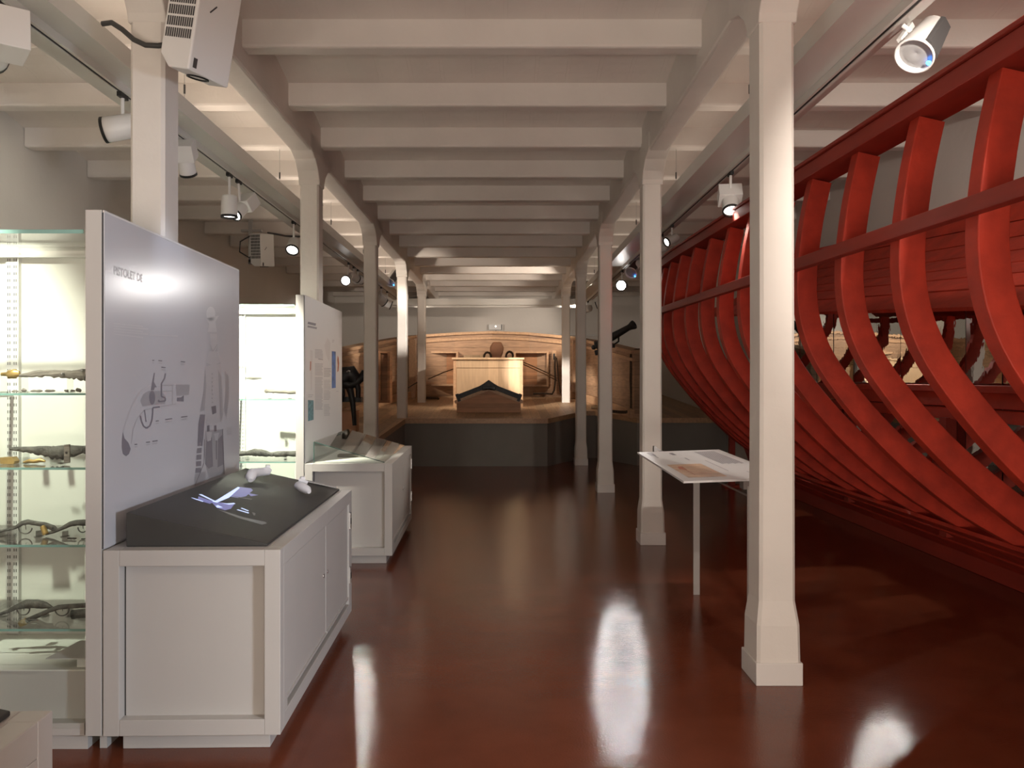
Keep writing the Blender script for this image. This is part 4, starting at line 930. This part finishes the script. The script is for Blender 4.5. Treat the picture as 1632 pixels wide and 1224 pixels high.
# rudder head, rope coils
rb = P(793, 571, 18.6)
t = thing('rudder_head', 'reddish wooden rudder head rising behind the oak cabin', 'rudder', (rb.x, 18.9, deck_z(18.9)))
z0 = 1.55+(603-578)*18.9/F-deck_z(18.9)
MB().box(-.17, .10, -.12, .16, 0, z0+.1).build('stock', M['redwood'], t, bevel=.02)
MB().prism([(-.17, z0+.05), (.05, z0+.05), (.12, z0+.22), (.14, z0+.34), (.08, z0+.46), (-.10, z0+.46), (-.17, z0+.36)], -.16, .2, 1).build('head', M['redwood'], t, bevel=.03)
def coil(px, py, Y, label, r, n_, ver=True, m='rope'):
    c = P(px, py, Y); pts = []
    for i in range(n_*12+1):
        a = i/12*2*math.pi; q = r*(1-.12*(i/(n_*12)))
        if ver: pts.append((q*.75*math.cos(a), -.02+.05*i/(n_*12), q*math.sin(a)))
        else: pts.append((q*math.cos(a), q*.8*math.sin(a), .018+.03*i/(n_*12)))
    return tag(MB().tube(pts, .020, 7).build('rope_coil', M[m], loc=c), label, 'rope')
coil(777, 569, 18.5, 'coil of rope left of the rudder head', .11, 3); coil(812, 568, 18.5, 'coil of rope right of the rudder head', .11, 3)
c = coil(0, 0, 1, 'flat coil of rope lying on the deck left of the cabin', .22, 3, False); c.location = (P(684, 628, 19.3).x, 19.3, deck_z(19.3))
c = coil(0, 0, 1, 'small coil of rope on the deck near the right bulwark', .16, 3, False, 'hemp'); c.location = (1.95, 16.9, deck_z(16.9))
t = thing('stern_bench', 'pale oak bench board behind the cabin left of the rudder head', 'bench', (P(765, 572, 19.6).x, 19.6, deck_z(19.6)))
zb_ = 1.55+(603-566)*19.6/F-deck_z(19.6)
MB().box(-.38, .38, -.03, .03, zb_-.16, zb_).build('board', M['oakpale'], t)
for s_ in (-.34, .34): MB().box(s_-.04, s_+.04, 0, .06, 0, zb_-.05).build('support', M['oaktrim'], t)
def line(pts, r, label, m='rope', name='rope'):
    return tag(MB().tube(pts, r, 7).build(name, M[m]), label, 'rope')
line([P(833, 577, 17.9), P(850, 584, 18.6), P(872, 594, 19.4), P(888, 603, 20.1)], .013, 'upper of two taut tackle lines right of the cabin', 'hemp')
line([P(833, 580, 17.9), P(850, 588, 18.6), P(872, 598, 19.4), P(888, 607, 20.1)], .013, 'lower of two taut tackle lines right of the cabin', 'hemp')
line([P(723, 588, 17.9), P(708, 593, 18.6), P(692, 600, 19.4), P(683, 604, 20.0)], .013, 'taut tackle line left of the cabin', 'hemp')
line([P(651, 618, 17.6), P(660, 612, 18.2), P(668, 608, 18.6)], .012, 'short dark line left of the farthest left column', 'rope')
line([P(885, 568, 19.85), P(884, 585, 19.8), P(885, 605, 19.75), P(883, 622, 19.7), P(880, 628, 19.6), P(868, 627, 19.7), P(850, 627, 19.7)], .022, 'thick dark rope hanging from the cleat board right of the cabin')
line([P(887, 570, 19.85), P(889, 590, 19.8), P(891, 612, 19.7), P(893, 626, 19.6)], .014, 'thinner rope hanging beside the cleat board right of the cabin')
YR = 15.1
pts = [(1024, 557.5), (1014, 558), (1008, 560), (1006, 566), (1006, 585), (1005.5, 605), (1006.5, 625), (1006.5, 645), (1006, 651), (1003, 655), (997, 657), (989, 657), (980, 656), (972, 655)]
line([P(a, b, YR) for a, b in pts], .028, 'thick dark rope hanging down the outside of the right bulwark')
# swivel gun on the right bulwark
A_, B_ = P(951, 551, 16.3), P(1011, 517, 15.9); d = (B_-A_); Lg = d.length; d.normalize(); piv = A_+d*Lg*.45
t = thing('swivel_gun', 'black swivel gun mounted on the right bulwark pointing up to the right', 'swivel gun', piv)
MB().lathe(A_-piv, d, [(-.02, .001), (-.02, .06), (0, .10), (.03, .105), (.05, .085), (.25, .085), (.26, .10), (.29, .10), (.30, .078), (Lg-.14, .058), (Lg-.10, .062), (Lg-.03, .088), (Lg, .088), (Lg+.01, .07), (Lg+.01, .035), (Lg-.08, .03), (Lg-.08, .0005)], 22).build('barrel', M['iron'], t)
MB().lathe(A_-piv, -d, [(0, .03), (.03, .02), (.05, .045), (.08, .05), (.11, .03), (.12, .0005)], 14).build('cascabel', M['iron'], t)
z_r = 2.14-piv.z
MB().tube([(-.10, 0, .02), (-.10, 0, -.10), (0, 0, -.17), (.10, 0, -.10), (.10, 0, .02)], .018, 8).tube([(0, 0, -.17), (0, 0, z_r)], .03, 10).build('yoke', M['iron'], t)
MB().obox(A_-piv+Vector((.02, 0, -.13)), (1, 0, .2), (0, 1, 0), (-.2, 0, 1), .06, .03, .05).build('breech_block', M['iron'], t, bevel=.01)
# dark objects at the left behind the text panel
t = thing('gun_mount', 'black object with rounded top and curved legs right of the white text panel', 'gun mount', P(560, 675, 12.2))
b = P(560, 675, 12.2)
def q(px, py, dy=0): return P(px, py, 12.2)+Vector((0, dy, 0))-b
MB().tube([q(540, 612), q(546, 604), q(552, 597), q(559, 595), q(565, 603), q(566, 612)], [.09, .13, .13, .12, .10, .07], 14, flat=.8).build('body', M['black'], t)
MB().tube([q(550, 610), q(558, 614), q(568, 609), q(578, 600), q(582, 592)], [.09, .07, .06, .06, .05], 12).build('arm', M['black'], t)
MB().tube([q(555, 612), q(559, 625), q(562, 640), q(564, 660), q(565, 678)], [.06, .05, .042, .035, .03], 10).build('leg', M['black'], t)
MB().tube([q(567, 608), q(571, 620), q(571, 634)], [.05, .04, .035], 10).build('leg', M['black'], t)
MB().tube([q(545, 615), q(546, 630), q(540, 645)], [.05, .04, .035], 10).build('leg', M['black'], t)
MB().tube([q(555, 593, -.12), q(558, 591, -.13), q(561, 592, -.13)], .012, 8).build('handle', M['steel'], t)
MB().box(q(536, 633).x, q(574, 633).x, .05, .22, q(560, 641).z, q(560, 633).z).build('cross_bar', M['iron'], t)
c = P(553, 682, 12.6)
t = thing('wooden_chest', 'brown wooden chest below the black curved object', 'chest', (c.x-.05, 12.6, deck_z(12.6)))
MB().box(-.16, .18, 0, .3, 0, P(553, 657, 12.6).z-deck_z(12.6)).build('body', M['redwood'], t, bevel=.006)
MB().box(-.17, .19, -.01, .31, P(553, 657, 12.6).z-deck_z(12.6), P(553, 654, 12.6).z-deck_z(12.6)).build('lid', M['oakred'], t, bevel=.004)
# emergency light on the far wall
c = P(790, 521.5, YF-.04)
t = thing('emergency_light', 'small white emergency light box on the far wall above the bulwark', 'emergency light', c)
MB().box(-.19, .19, -.05, .03, -.075, .075).build('housing', M['white'], t, bevel=.008)
MB().box(-.17, .10, -.056, -.05, -.06, .055).build('diffuser', M['panel2'], t)
MB().lathe((0, -.056, .02), (0, -1, 0), [(0, .018), (.008, .014), (.008, .0005)], 12).build('indicator', M['ledw'], t)
MB().box(.15, .17, -.058, -.05, -.07, .07).build('end_strip', M['dgrey'], t)
MB().box(0, .01, 0, .02, -.18, -.075).build('cable', M['cable'], t)
tag(MB().tube([P(882, 533, 22.275), P(890, 533, 22.275), P(960, 535, 22.275)], .025, 8).build('conduit', M['white']), 'thin horizontal conduit on the far wall right of the deck column', 'conduit')
